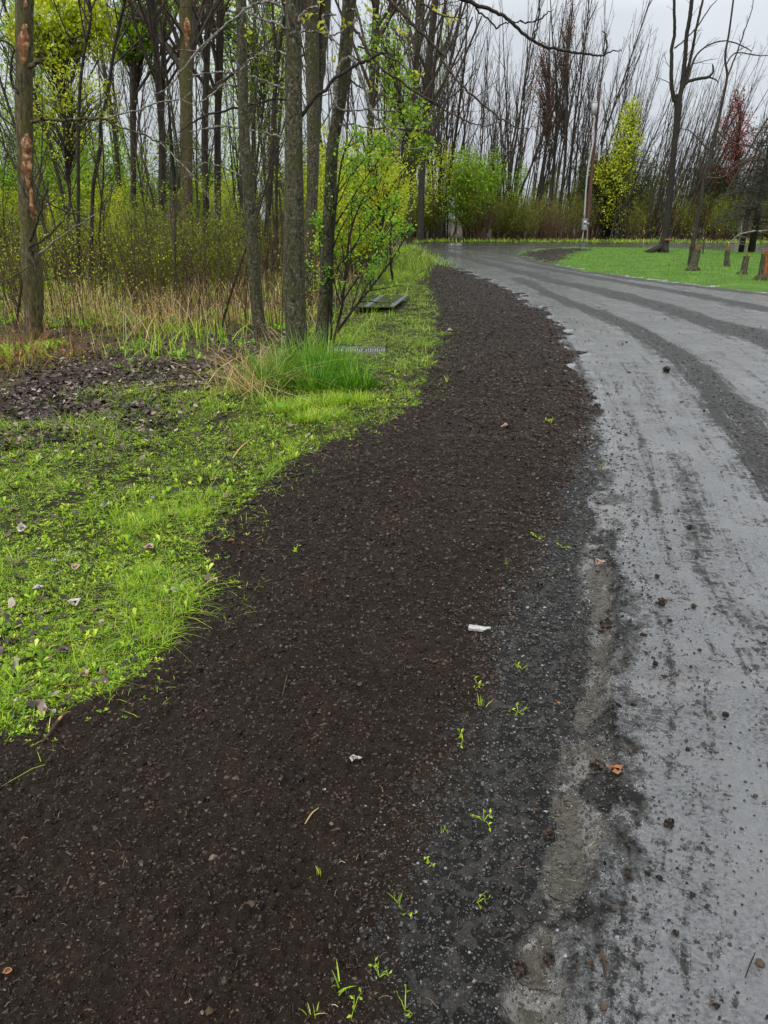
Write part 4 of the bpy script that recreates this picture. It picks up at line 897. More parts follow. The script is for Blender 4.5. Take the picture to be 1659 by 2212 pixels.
# the leafy shrub at the foot of the leaning trunk
bx = P(733, 745, 8.75)[0]; ls = empty('leafy_shrub', 'fresh green leafy shrub right of the leaning trunk', 'shrub', (bx, 8.75, zat(bx, 8.75)))
stems = [[(695, 2040, 7), (700, 1700, 6), (710, 1400, 6), (735, 1150, 5), (765, 950, 4), (830, 820, 2)], [(708, 2060, 8), (760, 1850, 6), (785, 1620, 6), (812, 1400, 5), (875, 1220, 4), (960, 1090, 2)],
         [(712, 2020, 7), (850, 1830, 6), (960, 1695, 5), (1080, 1530, 4), (1170, 1370, 2)], [(790, 1560, 4), (920, 1350, 3.5), (1100, 1200, 2)], [(705, 1900, 5), (640, 1600, 3), (620, 1300, 2)],
         [(770, 1800, 4), (900, 1600, 3), (1000, 1450, 2), (1090, 1330, 1.5)], [(720, 1350, 4), (850, 1150, 3), (990, 950, 2), (1060, 880, 1.5)], [(740, 1150, 3), (860, 1000, 2.4), (1000, 830, 1.5), (900, 700, 1)][:3]]
tips = []; rg_ = np.random.default_rng(77)
for i, s_ in enumerate(stems):
    dy = [(-.15 + .3 * ((i * 7) % 5) / 4) * k / 3 for k in range(len(s_))]
    p = [np.array(list(P(464.5 + .36 * a, .36 * b_, 8.75 + d)) + [RW(w_, .36 * b_, 8.75)]) for (a, b_, w_), d in zip(s_, dy)]
    q = np.array(catmull(p, 6)); pts = q[:, :3] - np.array(ls.location); mb = MB(); tube(mb, pts, q[:, 3], 6)
    ramify(mb, [a for a in pts], q[:, 3], 14, rg_, 1, .30, .7, .25, .15, tips, .0025, .12, (4,)); mb.build('stem', M['bark_dark'], ls)
tips = np.array(tips); tips = tips[rg_.random(len(tips)) < .75]; p = np.repeat(tips, 2, 0) + rg_.standard_normal((len(tips) * 2, 3)) * .03
mb = MB(); leaves(mb, p, .034 * (.6 + .9 * rg_.random(len(p))), rg_, .6); mb.build('foliage', M['lf_fresh'], ls)

# mid-wood trunks that can be told apart
def mid(name, label, px, v_base, m, seed, ext=5, **kw): return near_tree(name, label, px, GY(v_base), m, seed, ext, sides=10, **kw)
tG = mid('mossy_tree', 'mossy dark trunk with a red stripped patch high up, mid wood', [(400, -20, 26), (402, 144, 28), (403, 288, 27), (403, 430, 26), (404, 600, 30)], 606, M['bark_old'], 60)
wound_on(tG, [(404, 38, 13), (405, 70, 14), (403, 112, 9)], GY(606), .2, M['barewood'], 5)
mid('thin_tree', 'straight grey trunk midway between the stripped tree and the mossy one', [(288, -20, 13), (287, 200, 13), (288, 400, 12), (286, 590, 13)], 596, M['bark_far'], 61)
mid('thin_tree', 'dark sapling left of the paired saplings, bowed to the right at the top', [(188, -20, 6), (196, 36, 6), (183, 108, 6), (173, 187, 7), (169, 288, 7), (169, 400, 7), (169, 500, 7), (170, 640, 8)], 640, M['bark_dark'], 62, 3)
mid('thin_tree', 'dark sapling slanting up to the right behind the long mossy limb', [(275, -20, 6), (248, 101, 7), (230, 216, 7), (218, 259, 7), (216, 324, 8), (205, 378, 8), (200, 432, 8), (196, 600, 9)], 632, M['bark_dark'], 63, 3)
mid('thin_tree', 'thin pale grey stem just left of the mossy trunk', [(358, -20, 10), (353, 120, 11), (350, 260, 11), (354, 420, 10), (352, 580, 11)], 590, M['bark_far'], 64)
mid('thin_tree', 'short dark stem hard against the left of the mossy trunk', [(352, 60, 4), (366, 250, 5), (374, 400, 11), (376, 600, 13)], 606, M['bark_dark'], 65, 2)
mid('thin_tree', 'brown trunk right of the mossy trunk in the wood', [(452, -20, 13), (446, 150, 14), (442, 320, 14), (446, 460, 14), (448, 590, 15)], 598, M['bark_far'], 66)
mid('thin_tree', 'grey trunk between the mossy trunk and the slender one', [(476, -20, 16), (474, 150, 16), (470, 300, 14), (472, 580, 15)], 588, M['bark_far'], 67)
mid('thin_tree', 'black stem visible between the slender and the thick trunk', [(610, 60, 8), (594, 200, 9), (588, 330, 11), (578, 480, 13), (572, 600, 14)], 604, M['bark_dark'], 68)
mid('thin_tree', 'upright grey trunk right behind the arching branch', [(815, -20, 14), (806, 120, 14), (800, 260, 13), (793, 420, 13), (790, 560, 14)], 572, M['bark_far'], 69)
mid('thin_tree', 'tall trunk at the wood edge above the road bend', [(942, -20, 16), (930, 100, 15), (920, 220, 15), (912, 360, 14), (908, 522, 16)], 523, M['bark_far'], 70, 6)
mid('thin_tree', 'second tall trunk at the wood edge above the road bend', [(905, -20, 13), (900, 120, 13), (890, 300, 12), (884, 524, 13)], 527, M['bark_far'], 71, 6)

# ---- the forked tree on the lawn
YN = GY(546)
bN = P(1434, 546, YN)[0]; tN = empty('forked_tree', 'tall forked tree on the lawn with a cut ring near its foot', 'tree', (bN, YN, zat(bN, YN)))
near_trunk(tN, [(1462, 205, 17), (1465, 230, 16), (1462, 268, 14), (1455, 332, 13), (1450, 390, 14), (1443, 460, 15), (1438, 505, 16), (1434, 528, 20), (1432, 550, 24)], YN, M['bark_dark'], 80, 0)
near_branch(tN, D4([(770, 860, 10), (748, 760, 9), (742, 640, 8.5), (745, 500, 8), (748, 390, 7.5), (770, 290, 7), (768, 150, 6.5), (762, -60, 6), (740, -400, 4)]), YN, M['bark_dark'], 'fork', 8, 81, 6)
near_branch(tN, D4([(810, 860, 12), (835, 700, 10), (858, 500, 9.5), (870, 330, 9), (895, 170, 9), (915, 0, 8.5), (930, -300, 6)]), YN, M['bark_dark'], 'fork', 8, 82, 6)
near_branch(tN, D4([(845, 740, 8), (880, 600, 7), (920, 420, 6), (955, 230, 5.5), (1000, 40, 5), (1060, -200, 3)]), YN, M['bark_dark'], 'fork', 7, 83, 6)
near_branch(tN, D4([(870, 710, 6), (915, 560, 5), (960, 460, 4), (1060, 380, 3.5), (1190, 345, 3), (1310, 375, 2.6), (1420, 430, 2)]), YN, M['twig'], 'branch', 6, 84, 8)
near_branch(tN, D4([(880, 690, 7), (925, 678, 7), (1000, 662, 6.5), (1050, 655, 6), (1090, 620, 4.5), (1097, 580, 4), (1090, 548, 3)]), YN, M['bark_dark'], 'broken_branch', 6, 85)
near_branch(tN, D4([(770, 410, 4), (840, 350, 3), (960, 230, 3), (1060, 80, 2.5), (1130, 0, 1.5)]), YN, M['twig'], 'branch', 5, 86, 8)
near_branch(tN, D4([(1040, 655, 4), (1110, 668, 3), (1140, 700, 1.5)]), YN, M['bark_dark'], 'branch', 5, 87)
c = np.array(P(1440, 519, YN)) - np.array(tN.location); mb = MB(); rC = RW(23, 519, YN)
tube(mb, [c + (0, 0, -.02), c + (.01, 0, .05)], [rC, rC * .93], 18); mb.build('cut_ring', M['cutwood'], tN)
mb = MB(); rg_ = np.random.default_rng(3)
for k in range(7):
    a = PI * (.8 + .4 * rg_.random()) if k < 4 else rg_.random() * 2 * PI
    L = .5 + .4 * rg_.random(); tube(mb, [(0, 0, .35), (math.cos(a) * L * .5, math.sin(a) * L * .4, .16), (math.cos(a) * L * 1.2, math.sin(a) * L, -.02)], [.16, .11, .04], 8)
mb.build('root_flare', M['bark_dark'], tN)
# slim leaning tree beside the stump
YO = GY(575)
bO = P(1488, 575, YO)[0]; tO = empty('slim_tree', 'slim crooked tree rising behind the tallest stump', 'tree', (bO, YO, zat(bO, YO)))
near_trunk(tO, D4([(1275, -60, 3.5), (1235, 250, 4), (1198, 480, 4.4), (1214, 650, 5), (1170, 880, 6), (1125, 1100, 6.5), (1080, 1300, 7), (1020, 1520, 7.5), (985, 1750, 8), (950, 1930, 8.5), (900, 2240, 11)]), YO, M['bark_far'], 88, 4, sides=10)
near_branch(tO, D4([(1215, 660, 4), (1300, 440, 3.5), (1350, 300, 3), (1420, 100, 2), (1450, -60, 1.4)]), YO, M['twig'], 'branch', 5, 89, 9)
near_branch(tO, D4([(1125, 1100, 4), (1230, 1200, 3.4), (1400, 1235, 3), (1500, 1290, 2.4), (1560, 1400, 1.6)]), YO, M['twig'], 'branch', 5, 90, 9)
near_branch(tO, D4([(1080, 1290, 3), (990, 1200, 3), (900, 1110, 2.4), (820, 1090, 1.4)]), YO, M['twig'], 'branch', 5, 91, 9)
near_branch(tO, D4([(1205, 560, 3), (1280, 450, 3), (1440, 465, 2.6), (1560, 470, 2)]), YO, M['twig'], 'branch', 5, 92, 9)
near_branch(tO, D4([(1030, 1500, 3), (1180, 1500, 2.6), (1330, 1380, 2.2), (1480, 1350, 1.2)]), YO, M['twig'], 'branch', 5, 93, 9)
# ------------------------------------------------------------------ things on the lawn and by the far road
def stump(label, base, top, w0, w1, seed, splinters=6, split=False, flare=True):
    Y = GY(base[1]); rg_ = np.random.default_rng(seed)
    b = np.array(P(base[0], base[1], Y)); t_ = np.array(P(top[0], top[1], Y)); t = empty('tree_stump', label, 'stump', (b[0], Y, zat(b[0], Y)), 'broken stumps on the lawn')
    off = np.array(t.location); p = [b - off + (0, 0, -.08)] + [(b + (t_ - b) * f) - off for f in np.linspace(.05, 1, 7)]
    r0, r1 = RW(w0, base[1], Y), RW(w1, top[1], Y); rad = np.array([r0 * 1.5, r0 * 1.3, r0 * 1.05] + [r0 + (r1 - r0) * f for f in np.linspace(.2, 1, 5)])
    mb = MB(); tube(mb, p, rad, 16, .05, rg_, cap=False)
    if flare:
        for k in range(5):
            a = rg_.random() * 2 * PI; tube(mb, [p[2] + (0, 0, .02), p[1] + np.array((math.cos(a) * r0 * 1.5, math.sin(a) * r0 * 1.5, .02)), p[0] + np.array((math.cos(a) * r0 * 2.6, math.sin(a) * r0 * 2.4, .02))], [r0 * .7, r0 * .4, r0 * .15], 7)
    mb.build('trunk', M['bark_near'], t)
    mb = MB(); T = p[-1]; tube(mb, [T + (0, 0, -.06), T + (0, 0, -.005)], [r1 * .96, r1 * .93], 14)
    for k in range(splinters):
        a = rg_.random() * 2 * PI; q = T + np.array((math.cos(a), math.sin(a), 0)) * r1 * .6 * rg_.random(); h_ = .04 + .12 * rg_.random()
        tube(mb, [q + (0, 0, -.04), q + (.02 * rg_.standard_normal(), .02 * rg_.standard_normal(), h_)], [r1 * .3, .004], 4)
    mb.build('broken_top', M['cutwood'], t)
    if split:
        mb = MB(); V = []; n = 10
        for i in range(n):
            f = i / (n - 1); c_ = p[1] + (p[-1] - p[1]) * f; r = (r0 + (r1 - r0) * f) * 1.02
            for k in range(6):
                a = -PI / 2 + (k / 5 - .35) * 1.5; V.append(c_ + np.array((math.cos(a) * r * (1 + .06 * rg_.standard_normal()), math.sin(a) * r * 1.04, .1 * (i == n - 1) * rg_.random())))
        mb.add(V, [(i * 6 + k, i * 6 + k + 1, (i + 1) * 6 + k + 1, (i + 1) * 6 + k) for i in range(n - 1) for k in range(5)]); mb.build('split_face', M['cutwood'], t)
    return t
stump('tallest leaning broken stump on the lawn, left of the thin stake', (1494, 586), (1507, 538), 19, 15, 1, 8)
stump('small upright pale stump farthest back on the lawn', (1569, 577), (1572, 540), 12, 10.5, 2, 5, flare=False)
stump('short broken stump with spread roots, second from the right', (1605, 594), (1613, 553), 14, 12, 3, 7)
s4 = stump('broken stump with orange split wood at the right edge of the lawn', (1648, 606), (1656, 548), 22, 19, 4, 9, True)
# splinter pole by the tallest stump
Y = GY(572); t = empty('broken_branch', 'orange-tinged broken branch leaning behind the tallest stump', 'branch', (P(1493, 560, Y)[0], Y, 0))
near_branch(t, [(1492, 540, 3.5), (1496, 520, 3.4), (1502, 498, 2.4)], Y + .4, M['cutwood'], 'split_wood', 6)
near_branch(t, [(1492, 575, 4), (1491, 540, 4), (1494, 530, 2.6)], Y + .4, M['bark_dark'], 'bark', 6)
# stakes
def stake(label, a, b_, w_, m, tip=None):
    Y = GY(a[1]); t = empty('garden_stake', label, 'stake', (P(a[0], a[1], Y)[0], Y, 0)); off = np.array(t.location)
    p0, p1 = np.array(P(*a, Y)) - off, np.array(P(*b_, Y)) - off; mb = MB(); r = RW(w_, a[1], Y); tube(mb, [p0 - (0, 0, .15), (p0 + p1) / 2, p1], [r, r * .95, r * .9], 8); mb.build('post', m, t)
    mb = MB(); tube(mb, [p1 + (0, 0, .004), p1 + (0, 0, .07)], [r * 1.15, r * .8], 8); mb.build('cap', tip or m, t)
m, nt, ns, lk, b = mat('pale_paint'); lk.new(ramp(nt, noise(nt, 40, 5, .7, objco(nt)), [(.3, srgb(120, 122, 120)), (.7, srgb(196, 198, 196))]), b.inputs['Base Color']); b.inputs['Roughness'].default_value = .45; M['white'] = m
m, nt, ns, lk, b = mat('galvanised_metal'); lk.new(ramp(nt, noise(nt, 18, 6, .7, objco(nt)), [(.3, srgb(104, 110, 112)), (.7, srgb(160, 166, 168))]), b.inputs['Base Color']); b.inputs['Roughness'].default_value = .4; b.inputs['Metallic'].default_value = .4; M['metal'] = m
m, nt, ns, lk, b = mat('dark_metal'); lk.new(ramp(nt, noise(nt, 6, 6, .7, objco(nt)), [(.3, srgb(24, 28, 28)), (.7, srgb(52, 60, 56))]), b.inputs['Base Color']); b.inputs['Roughness'].default_value = .25; b.inputs['Specular IOR Level'].default_value = .6; M['darkmetal'] = m
m, nt, ns, lk, b = mat('creosoted_pole'); lk.new(ramp(nt, noise(nt, 9, 6, .7, objco(nt, (1, 1, .12))), [(.3, srgb(58, 36, 30)), (.7, srgb(104, 72, 60))]), b.inputs['Base Color']); b.inputs['Roughness'].default_value = .8; M['pole'] = m
m, nt, ns, lk, b = mat('glass_dome'); b.inputs['Base Color'].default_value = srgb(190, 200, 204); b.inputs['Roughness'].default_value = .08; M['glass'] = m
stake('thin dark stake with a pale tip between the stumps', (1519, 551), (1519, 517), 2.0, M['bark_dark'], M['white'])
stake('thin slanting dark stake at the left tip of the lawn', (1251, 542), (1254, 528), 1.3, M['bark_dark'])
# utility pole
YP = 53.2; x0, _, _ = P(1266, 520, YP); pole = empty('utility_pole', 'wooden utility pole with transformer, white conduit and meter box', 'utility pole', (x0, YP, zat(x0, YP)))
near_branch(pole, [(1266, 524, 8.5), (1268, 495, 8.2), (1270, 472, 8), (1279, 364, 7.2), (1284.5, 310, 6.8), (1289, 256, 6.2), (1293.5, 194, 5.4)], YP, M['pole'], 'post', 14)
o_ = np.array(pole.location)
near_branch(pole, [(1262.5, 472, 3.4), (1266.5, 400, 3.4), (1273.5, 346, 3.4), (1281.5, 306, 3.4), (1282.6, 280, 3.4), (1282.8, 256, 3.4)], YP - .35, M['white'], 'conduit', 8)
near_branch(pole, [(1257.5, 523, 2.6), (1259, 510, 2.6), (1261, 496, 2.6)], YP - .35, M['white'], 'lower_conduit', 8)
near_branch(pole, [(1268.3, 523, 1.3), (1268.6, 500, 1.3), (1269.5, 486, 1.3)], YP - .4, M['white'], 'riser_pipe', 6)
c = np.array(P(1270.3, 484, YP - .4)) - o_; mb = MB(); box(mb, c, (.12, .12, .16)); me = mb.build('junction_box', M['metal'], pole)
c = np.array(P(1284, 235, YP - .45)) - o_; r = RW(12, 235, YP); h_ = RW(23, 235, YP)
mb = MB(); tube(mb, [c + (0, 0, -h_), c + (0, 0, h_)], [r * .97, r], 20); tr_ = mb.build('transformer', M['white'], pole)
mb = MB(); tube(mb, [c + (0, 0, h_ * .98), c + (0, 0, h_ * 1.12)], [r * 1.08, r * .95], 20); mb.build('lid', M['white'], tr_)
for dx in (-.12, .08):
    mb = MB(); tube(mb, [c + (dx, -.02, h_ * 1.1), c + (dx, -.02, h_ * 1.3), c + (dx, -.02, h_ * 1.5)], [.05, .035, .02], 8); mb.build('bushing', M['metal'], tr_)
mb = MB(); box(mb, c + (.05, .3, h_ * .5), (.08, .35, .06)); box(mb, c + (.05, .3, -h_ * .5), (.08, .35, .06)); mb.build('bracket', M['metal'], tr_)
c = np.array(P(1262.6, 484.5, YP - .4)) - o_; hw = RW(10.4, 484, YP); hh_ = RW(23.5, 484, YP)
mb = MB(); box(mb, c, (2 * hw, .16, 2 * hh_)); mt_ = mb.build('meter_box', M['metal'], pole, smooth=False)
mb = MB(); box(mb, c + (0, -.09, 0), (1.8 * hw, .02, 1.9 * hh_)); mb.build('door', M['metal'], mt_, smooth=False)
mb = MB(); cc = c + (0, 0, hh_ * .35); tube(mb, [cc + (0, -.10, 0), cc + (0, -.16, 0), cc + (0, -.2, 0)], [hw * .55, hw * .52, hw * .3], 16); mb.build('meter_glass', M['glass'], mt_)
mb = MB(); box(mb, c + (0, -.104, -hh_ * .3), (hw * .7, .01, hh_ * .35)); mb.build('label_plate', M['white'], mt_, smooth=False)
c = np.array(P(1286, 330, YP - .1)) - o_; mb = MB(); box(mb, c + (.25, 0, 0), (.12, .1, .9)); mb.build('side_box', M['white'], pole, smooth=False)
# dark spruce at the right edge
YS = GY(546); xs_ = P(1622, 546, YS)[0]
sp_t = empty('spruce', 'dark spruce with drooping boughs at the right edge behind the stumps', 'tree', (xs_, YS, zat(xs_, YS)))
rg_ = np.random.default_rng(31)
mb = MB(); tube(mb, [(0, 0, -.1), (.02, 0, 2), (0, 0, 5.4)], [.16, .12, .03], 10); mb.build('trunk', M['bark_dark'], sp_t)
mb = MB(); tube(mb, [(-.42, .1, -.1), (-.40, .05, 1.5), (-.3, 0, 4.2)], [.13, .1, .03], 10); mb.build('second_trunk', M['bark_dark'], sp_t)
mb = MB(); nd = []
for k in range(95):
    z_ = .9 + 4.3 * rg_.random(); a = rg_.random() * 2 * PI; L = (2.1 * (1 - z_ / 6.2) + .35) * (.7 + .5 * rg_.random())
    pts = [(0, 0, z_), (math.cos(a) * L * .5, math.sin(a) * L * .5, z_ + .02), (math.cos(a) * L, math.sin(a) * L, z_ - .18 * L + .25 * (rg_.random() - .3))]
    pts = catmull(pts, 4); rd_ = np.linspace(.025, .006, len(pts)); tube(mb, pts, rd_, 4, cap=False)
    tt_ = []; ramify(mb, pts, rd_, 8, rg_, 0, .35, .7, -.1, .15, tt_, .004, .1); nd += tt_
nd = np.array(nd); mb.build('boughs', M['twig'], sp_t)
p = np.repeat(nd, 7, 0) + rg_.standard_normal((len(nd) * 7, 3)) * np.array([.07, .07, .05])
mb = MB(); leaves(mb, p, .07 * (.6 + .7 * rg_.random(len(p))), rg_, .35, -.2); mb.build('needles', M['needle'], sp_t)
yb = GY(575); t = empty('fallen_branch', 'pale bent branch arching over the small stumps', 'branch', (P(1574, 545, yb)[0], yb, 0))
near_branch(t, [(1571, 541, 2), (1578, 524, 2.6), (1592, 510, 3), (1612, 502, 3.2), (1640, 499, 3.6), (1680, 500, 4), (1720, 520, 4)], yb, M['twig_pale'], 'limb', 6, 5, 16, Lf=.2)
# metal sheets lying in the verge
def sheet(name, label, quad, z, th_, m, ribs, ribm, ribw=.03, ribh=.025, cat='metal sheet'):
    c4 = [np.array(list(G(*q, z)) + [z]) for q in quad]; cen = sum(c4) / 4
    t = empty(name, label, cat, (cen[0], cen[1], zat(cen[0], cen[1]))); off = np.array(t.location)
    c4 = [q - off for q in c4]; mb = MB(); V = [q for q in c4] + [q - np.array((0, 0, th_)) for q in c4]
    mb.add(V, [(0, 1, 2, 3), (7, 6, 5, 4), (0, 4, 5, 1), (1, 5, 6, 2), (2, 6, 7, 3), (3, 7, 4, 0)]); mb.build('panel', m, t, smooth=False)
    for f in ribs:
        a = c4[0] * (1 - f) + c4[1] * f; b_ = c4[3] * (1 - f) + c4[2] * f; mb = MB(); d = unit(b_ - a); s = np.array((-d[1], d[0], 0)) * ribw
        V = []
        for q in (a, b_): V += [q - s + (0, 0, .002), q - s * .4 + (0, 0, ribh), q + s * .4 + (0, 0, ribh), q + s + (0, 0, .002)]
        mb.add(V, [(0, 1, 5, 4), (1, 2, 6, 5), (2, 3, 7, 6), (0, 3, 2, 1), (4, 5, 6, 7)]); mb.build('rib', ribm, t, smooth=False)
sheet('metal_sheet', 'dark wet metal sheet with pale ribs lying in the verge grass', [(762, 663), (850, 663), (882, 638), (798, 638)], .12, .015, M['darkmetal'], [.30, .36, .93, .985], M['metal'], .012, .016)
# white slatted drain grate whose bars stand on edge in the grass
yg = GY(766); xa, xb_ = P(706, 766, yg)[0], P(832, 766, yg)[0]; t = empty('drain_grate', 'half-buried white slatted grate lying in the grass beside the leafy shrub', 'grate', ((xa + xb_) / 2, yg, zat((xa + xb_) / 2, yg)))
mb = MB(); box(mb, (0, .16, .035), (xb_ - xa, .025, .05)); box(mb, (0, -.02, .02), (xb_ - xa, .02, .03)); mb.build('rail', M['metal'], t, smooth=False)
nb = 26
for k in range(nb):
    xx = -(xb_ - xa) / 2 + (k + .5) * (xb_ - xa) / nb
    if k in (7, 16): continue
    mb = MB(); box(mb, (xx, .07, .018 + .008 * math.sin(k * 2.1)), (.011, .20, .03), Matrix.Rotation(.12, 3, 'X')); mb.build('slat', M['white'], t, smooth=False)

# ------------------------------------------------------------------ grass, weeds and leaf litter (uncountable)
rng = np.random.default_rng(99)
def lit(x, y):
    d_ = segdist(x, y, FOR)
    return np.exp(-d_ / np.where(x < -1.6, 1.5, .55)) * (.35 + 1.1 * vnoise(x / .45, y / .45, 61))
def pch(x, y, sc, seed): return vnoise(x / sc, y / sc, seed) * .6 + vnoise(x / sc * 2.3, y / sc * 2.3, seed + 1) * .4
M['gr_a'] = leaf_mat('grass_blade', [(0, srgb(76, 122, 16)), (.5, srgb(136, 180, 24)), (.9, srgb(194, 216, 48)), (1, srgb(220, 206, 130))], .35, .4)
M['gr_deep'] = leaf_mat('deep_green_grass', [(0, srgb(46, 98, 16)), (.5, srgb(84, 146, 22)), (1, srgb(150, 192, 44))], .35, .4)
M['gr_lawn'] = leaf_mat('lawn_blade', [(0, srgb(58, 98, 14)), (.6, srgb(96, 140, 20)), (1, srgb(146, 172, 40))], .4, .45)
M['gr_dry'] = leaf_mat('dry_grass', [(0, srgb(146, 116, 66)), (.5, srgb(186, 158, 98)), (1, srgb(220, 200, 146))], .25, .6)
M['gr_rust'] = leaf_mat('rusty_stalk', [(0, srgb(92, 44, 26)), (.6, srgb(140, 74, 40)), (1, srgb(182, 118, 70))], .2, .6)
M['weed'] = leaf_mat('weed_leaf', [(0, srgb(78, 122, 16)), (.4, srgb(128, 170, 24)), (.85, srgb(182, 206, 44)), (1, srgb(216, 222, 96))], .35, .4)
M['deadleaf'] = leaf_mat('dead_leaf', [(0, srgb(24, 17, 14)), (.4, srgb(46, 33, 27)), (.7, srgb(76, 56, 46)), (.9, srgb(116, 94, 82)), (1, srgb(176, 160, 148))], .1, .35)
x, y, z, gi = scatter(440000, [0, 1], 2.6, 24, extra=lambda X, Y, g: ((gc[g] == 0) | (rng.random(len(X)) < .25) & (Y < 13)) & (pch(X, Y, .32, 4) + .3 * rng.random(len(X)) > .5) & (lit(X, Y) < .25 + .45 * rng.random(len(X))) & ~inpoly(X, Y, [G(745, 668, .1), G(856, 668, .1), G(890, 636, .1), G(795, 635, .1)]))
n = len(x); sc = 1 + .10 * y; mb = MB()
clump = pch(x, y, .5, 8)
blades(mb, np.stack([x, y, z - .004], -1), (.010 + .022 * rng.random(n) ** 1.5 + .055 * (clump > .56) * rng.random(n)) * (.85 + .11 * y), .0014 * (1 + .14 * y) * (.6 + .7 * rng.random(n)), rng, .8, .9)
tag(mb.build('grass', M['gr_a']), 'short spring grass growing along the verge', 'grass', kind='stuff')
# sparse blades at the soil's fringe
x, y, z, gi = scatter(60000, [2], 2.6, 20, extra=lambda X, Y, g: (segdist(X, Y, VS) < (.12 + .06 * Y) * rng.random(len(X)) ** 2 + .01) & (pch(X, Y, .25, 14) > .5))
mb = MB(); n = len(x); blades(mb, np.stack([x, y, z - .002], -1), .015 + .03 * rng.random(n), .0016 * (1 + .1 * y), rng, .9, .9)
tag(mb.build('fringe_grass', M['gr_a']), 'stray grass blades at the edge of the dark soil', 'grass', kind='stuff')
# broad little weed rosettes
def rosettes(n, cls, r0, r1, sz, m, name, label, seed, thr=.45, psc=.4, nl=6, ex=None, zup=.5):
    rg_ = np.random.default_rng(seed)
    x, y, z, gi = scatter(n, cls, r0, r1, rng=rg_, extra=lambda X, Y, g: (pch(X, Y, psc, seed) > thr) & (lit(X, Y) < .25 + .5 * rg_.random(len(X))) & (ex(X, Y, g) if ex else True))
    k = len(x); 
    if not k: return
    s = sz * (.5 + rg_.random(k)) * (1 + .06 * y)
    th = rg_.random((k, 1)) * 2 * PI + np.arange(nl)[None] * 2 * PI / nl + .4 * rg_.standard_normal((k, nl))
    el = zup * (.3 + rg_.random((k, nl))); L = s[:, None] * (.6 + .6 * rg_.random((k, nl)))
    dx, dy, dz = np.cos(th) * np.cos(el), np.sin(th) * np.cos(el), np.sin(el); wx, wy = -np.sin(th), np.cos(th)
    base = np.stack([x, y, z + .003], -1)[:, None, :]
    d = np.stack([dx, dy, dz], -1); w_ = np.stack([wx, wy, np.zeros_like(wx)], -1); L = L[..., None]; up_ = np.array([0, 0, 1.])
    V = np.stack([base + d * L * .02, base + d * L * .5 + w_ * L * .13 + up_ * L * .05, base + d * L * .82 + w_ * L * .2 + up_ * L * .02, base + d * L * 1.05 - up_ * L * .06, base + d * L * .82 - w_ * L * .2 + up_ * L * .02, base + d * L * .5 - w_ * L * .13 + up_ * L * .05, base + d * L * .5, base + d * L * .82 - up_ * L * .02], 2).reshape(-1, 8, 3)
    b_ = np.arange(len(V))[:, None] * 8
    mb = MB(); mb.add(V.reshape(-1, 3), np.concatenate([b_ + np.array([[0, 6, 1, 1]])[:, [0, 1, 2, 3]] * 1 if False else b_ + np.array([[6, 7, 2, 1]]), b_ + np.array([[6, 5, 4, 7]])]), np.concatenate([b_ + np.array([[0, 6, 1]]), b_ + np.array([[0, 5, 6]]), b_ + np.array([[7, 3, 2]]), b_ + np.array([[7, 4, 3]])]))
    tag(mb.build(name, m), label, 'weeds', kind='stuff')
rosettes(42000, [0], 2.7, 20, .011, M['weed'], 'ground_weeds', 'low leafy weeds spread through the verge grass', 3, .38)
rosettes(4200, [0, 1], 2.7, 11, .026, M['weed'], 'broadleaf_weeds', 'larger broad-leaved weeds standing in the verge', 5, .5, .4, 6, zup=1.1)
rosettes(30000, [0], 2.7, 14, .008, M['gr_a'], 'moss_cover', 'tiny clover-like leaves hugging the verge', 8, .4, .3, 4)
rosettes(14000, [1], 9, 34, .05, M['lf_fresh'], 'woodland_herbs', 'green herbs on the floor of the wood', 12, .5, 1.2, 6, zup=1.0)
rosettes(16000, [2], 2.7, 22, .012, M['weed'], 'fringe_weeds', 'small weeds creeping from the verge onto the dark soil', 9, .5, .3, 5, ex=lambda X, Y, g: segdist(X, Y, VS) < (.08 + .05 * Y) * rng.random(len(X)) ** 2)
# dead leaves
def litter(n, cls, r0, r1, sz, name, label, seed, ex=None):
    rg_ = np.random.default_rng(seed); x, y, z, gi = scatter(n, cls, r0, r1, rng=rg_, extra=ex); k = len(x)
    s = sz * (.5 + rg_.random(k)) * (1 + .03 * y); th = rg_.random(k) * 2 * PI; tx, ty = .35 * rg_.standard_normal(k), .35 * rg_.standard_normal(k)
    G3 = np.array([(-1, -.15), (-.5, -.6), (.2, -.75), (.8, -.4), (1.1, .05), (.75, .45), (.1, .8), (-.6, .5)])
    c_, s_ = np.cos(th), np.sin(th); lx = G3[:, 0][None] * (1 + .2 * rg_.standard_normal((k, 8))); ly = G3[:, 1][None] * (1 + .2 * rg_.standard_normal((k, 8)))
    X = lx * c_[:, None] - ly * s_[:, None]; Y = lx * s_[:, None] + ly * c_[:, None]
    Z = X * tx[:, None] + Y * ty[:, None] + .22 * rg_.standard_normal((k, 8)) + .25
    V = np.stack([x[:, None] + X * s[:, None] * .5, y[:, None] + Y * s[:, None] * .5, z[:, None] + .006 + np.clip(Z, 0, 2) * s[:, None] * .5], -1)
    ctr = V.mean(1, keepdims=True) - np.array([0, 0, .1]) * s[:, None, None] * 1.2; V = np.concatenate([V, ctr], 1); b_ = np.arange(k)[:, None] * 9
    T = np.concatenate([b_ + np.array([[i, (i + 1) % 8, 8]]) for i in range(8)]); mb = MB(); mb.add(V.reshape(-1, 3), None, T)
    tag(mb.build(name, M['deadleaf']), label, 'dead leaves', kind='stuff')
litter(9000, [0], 2.7, 16, .027, 'fallen_leaves', 'crumpled brown leaves lying in the verge grass', 1, lambda X, Y, g: pch(X, Y, .5, 4) < .62)
litter(26000, [0], 5, 14, .032, 'scattered_leaves', 'dark dead leaves thickening towards the wood', 6, lambda X, Y, g: lit(X, Y) > .2 + .3 * np.random.default_rng(2).random(len(X)))
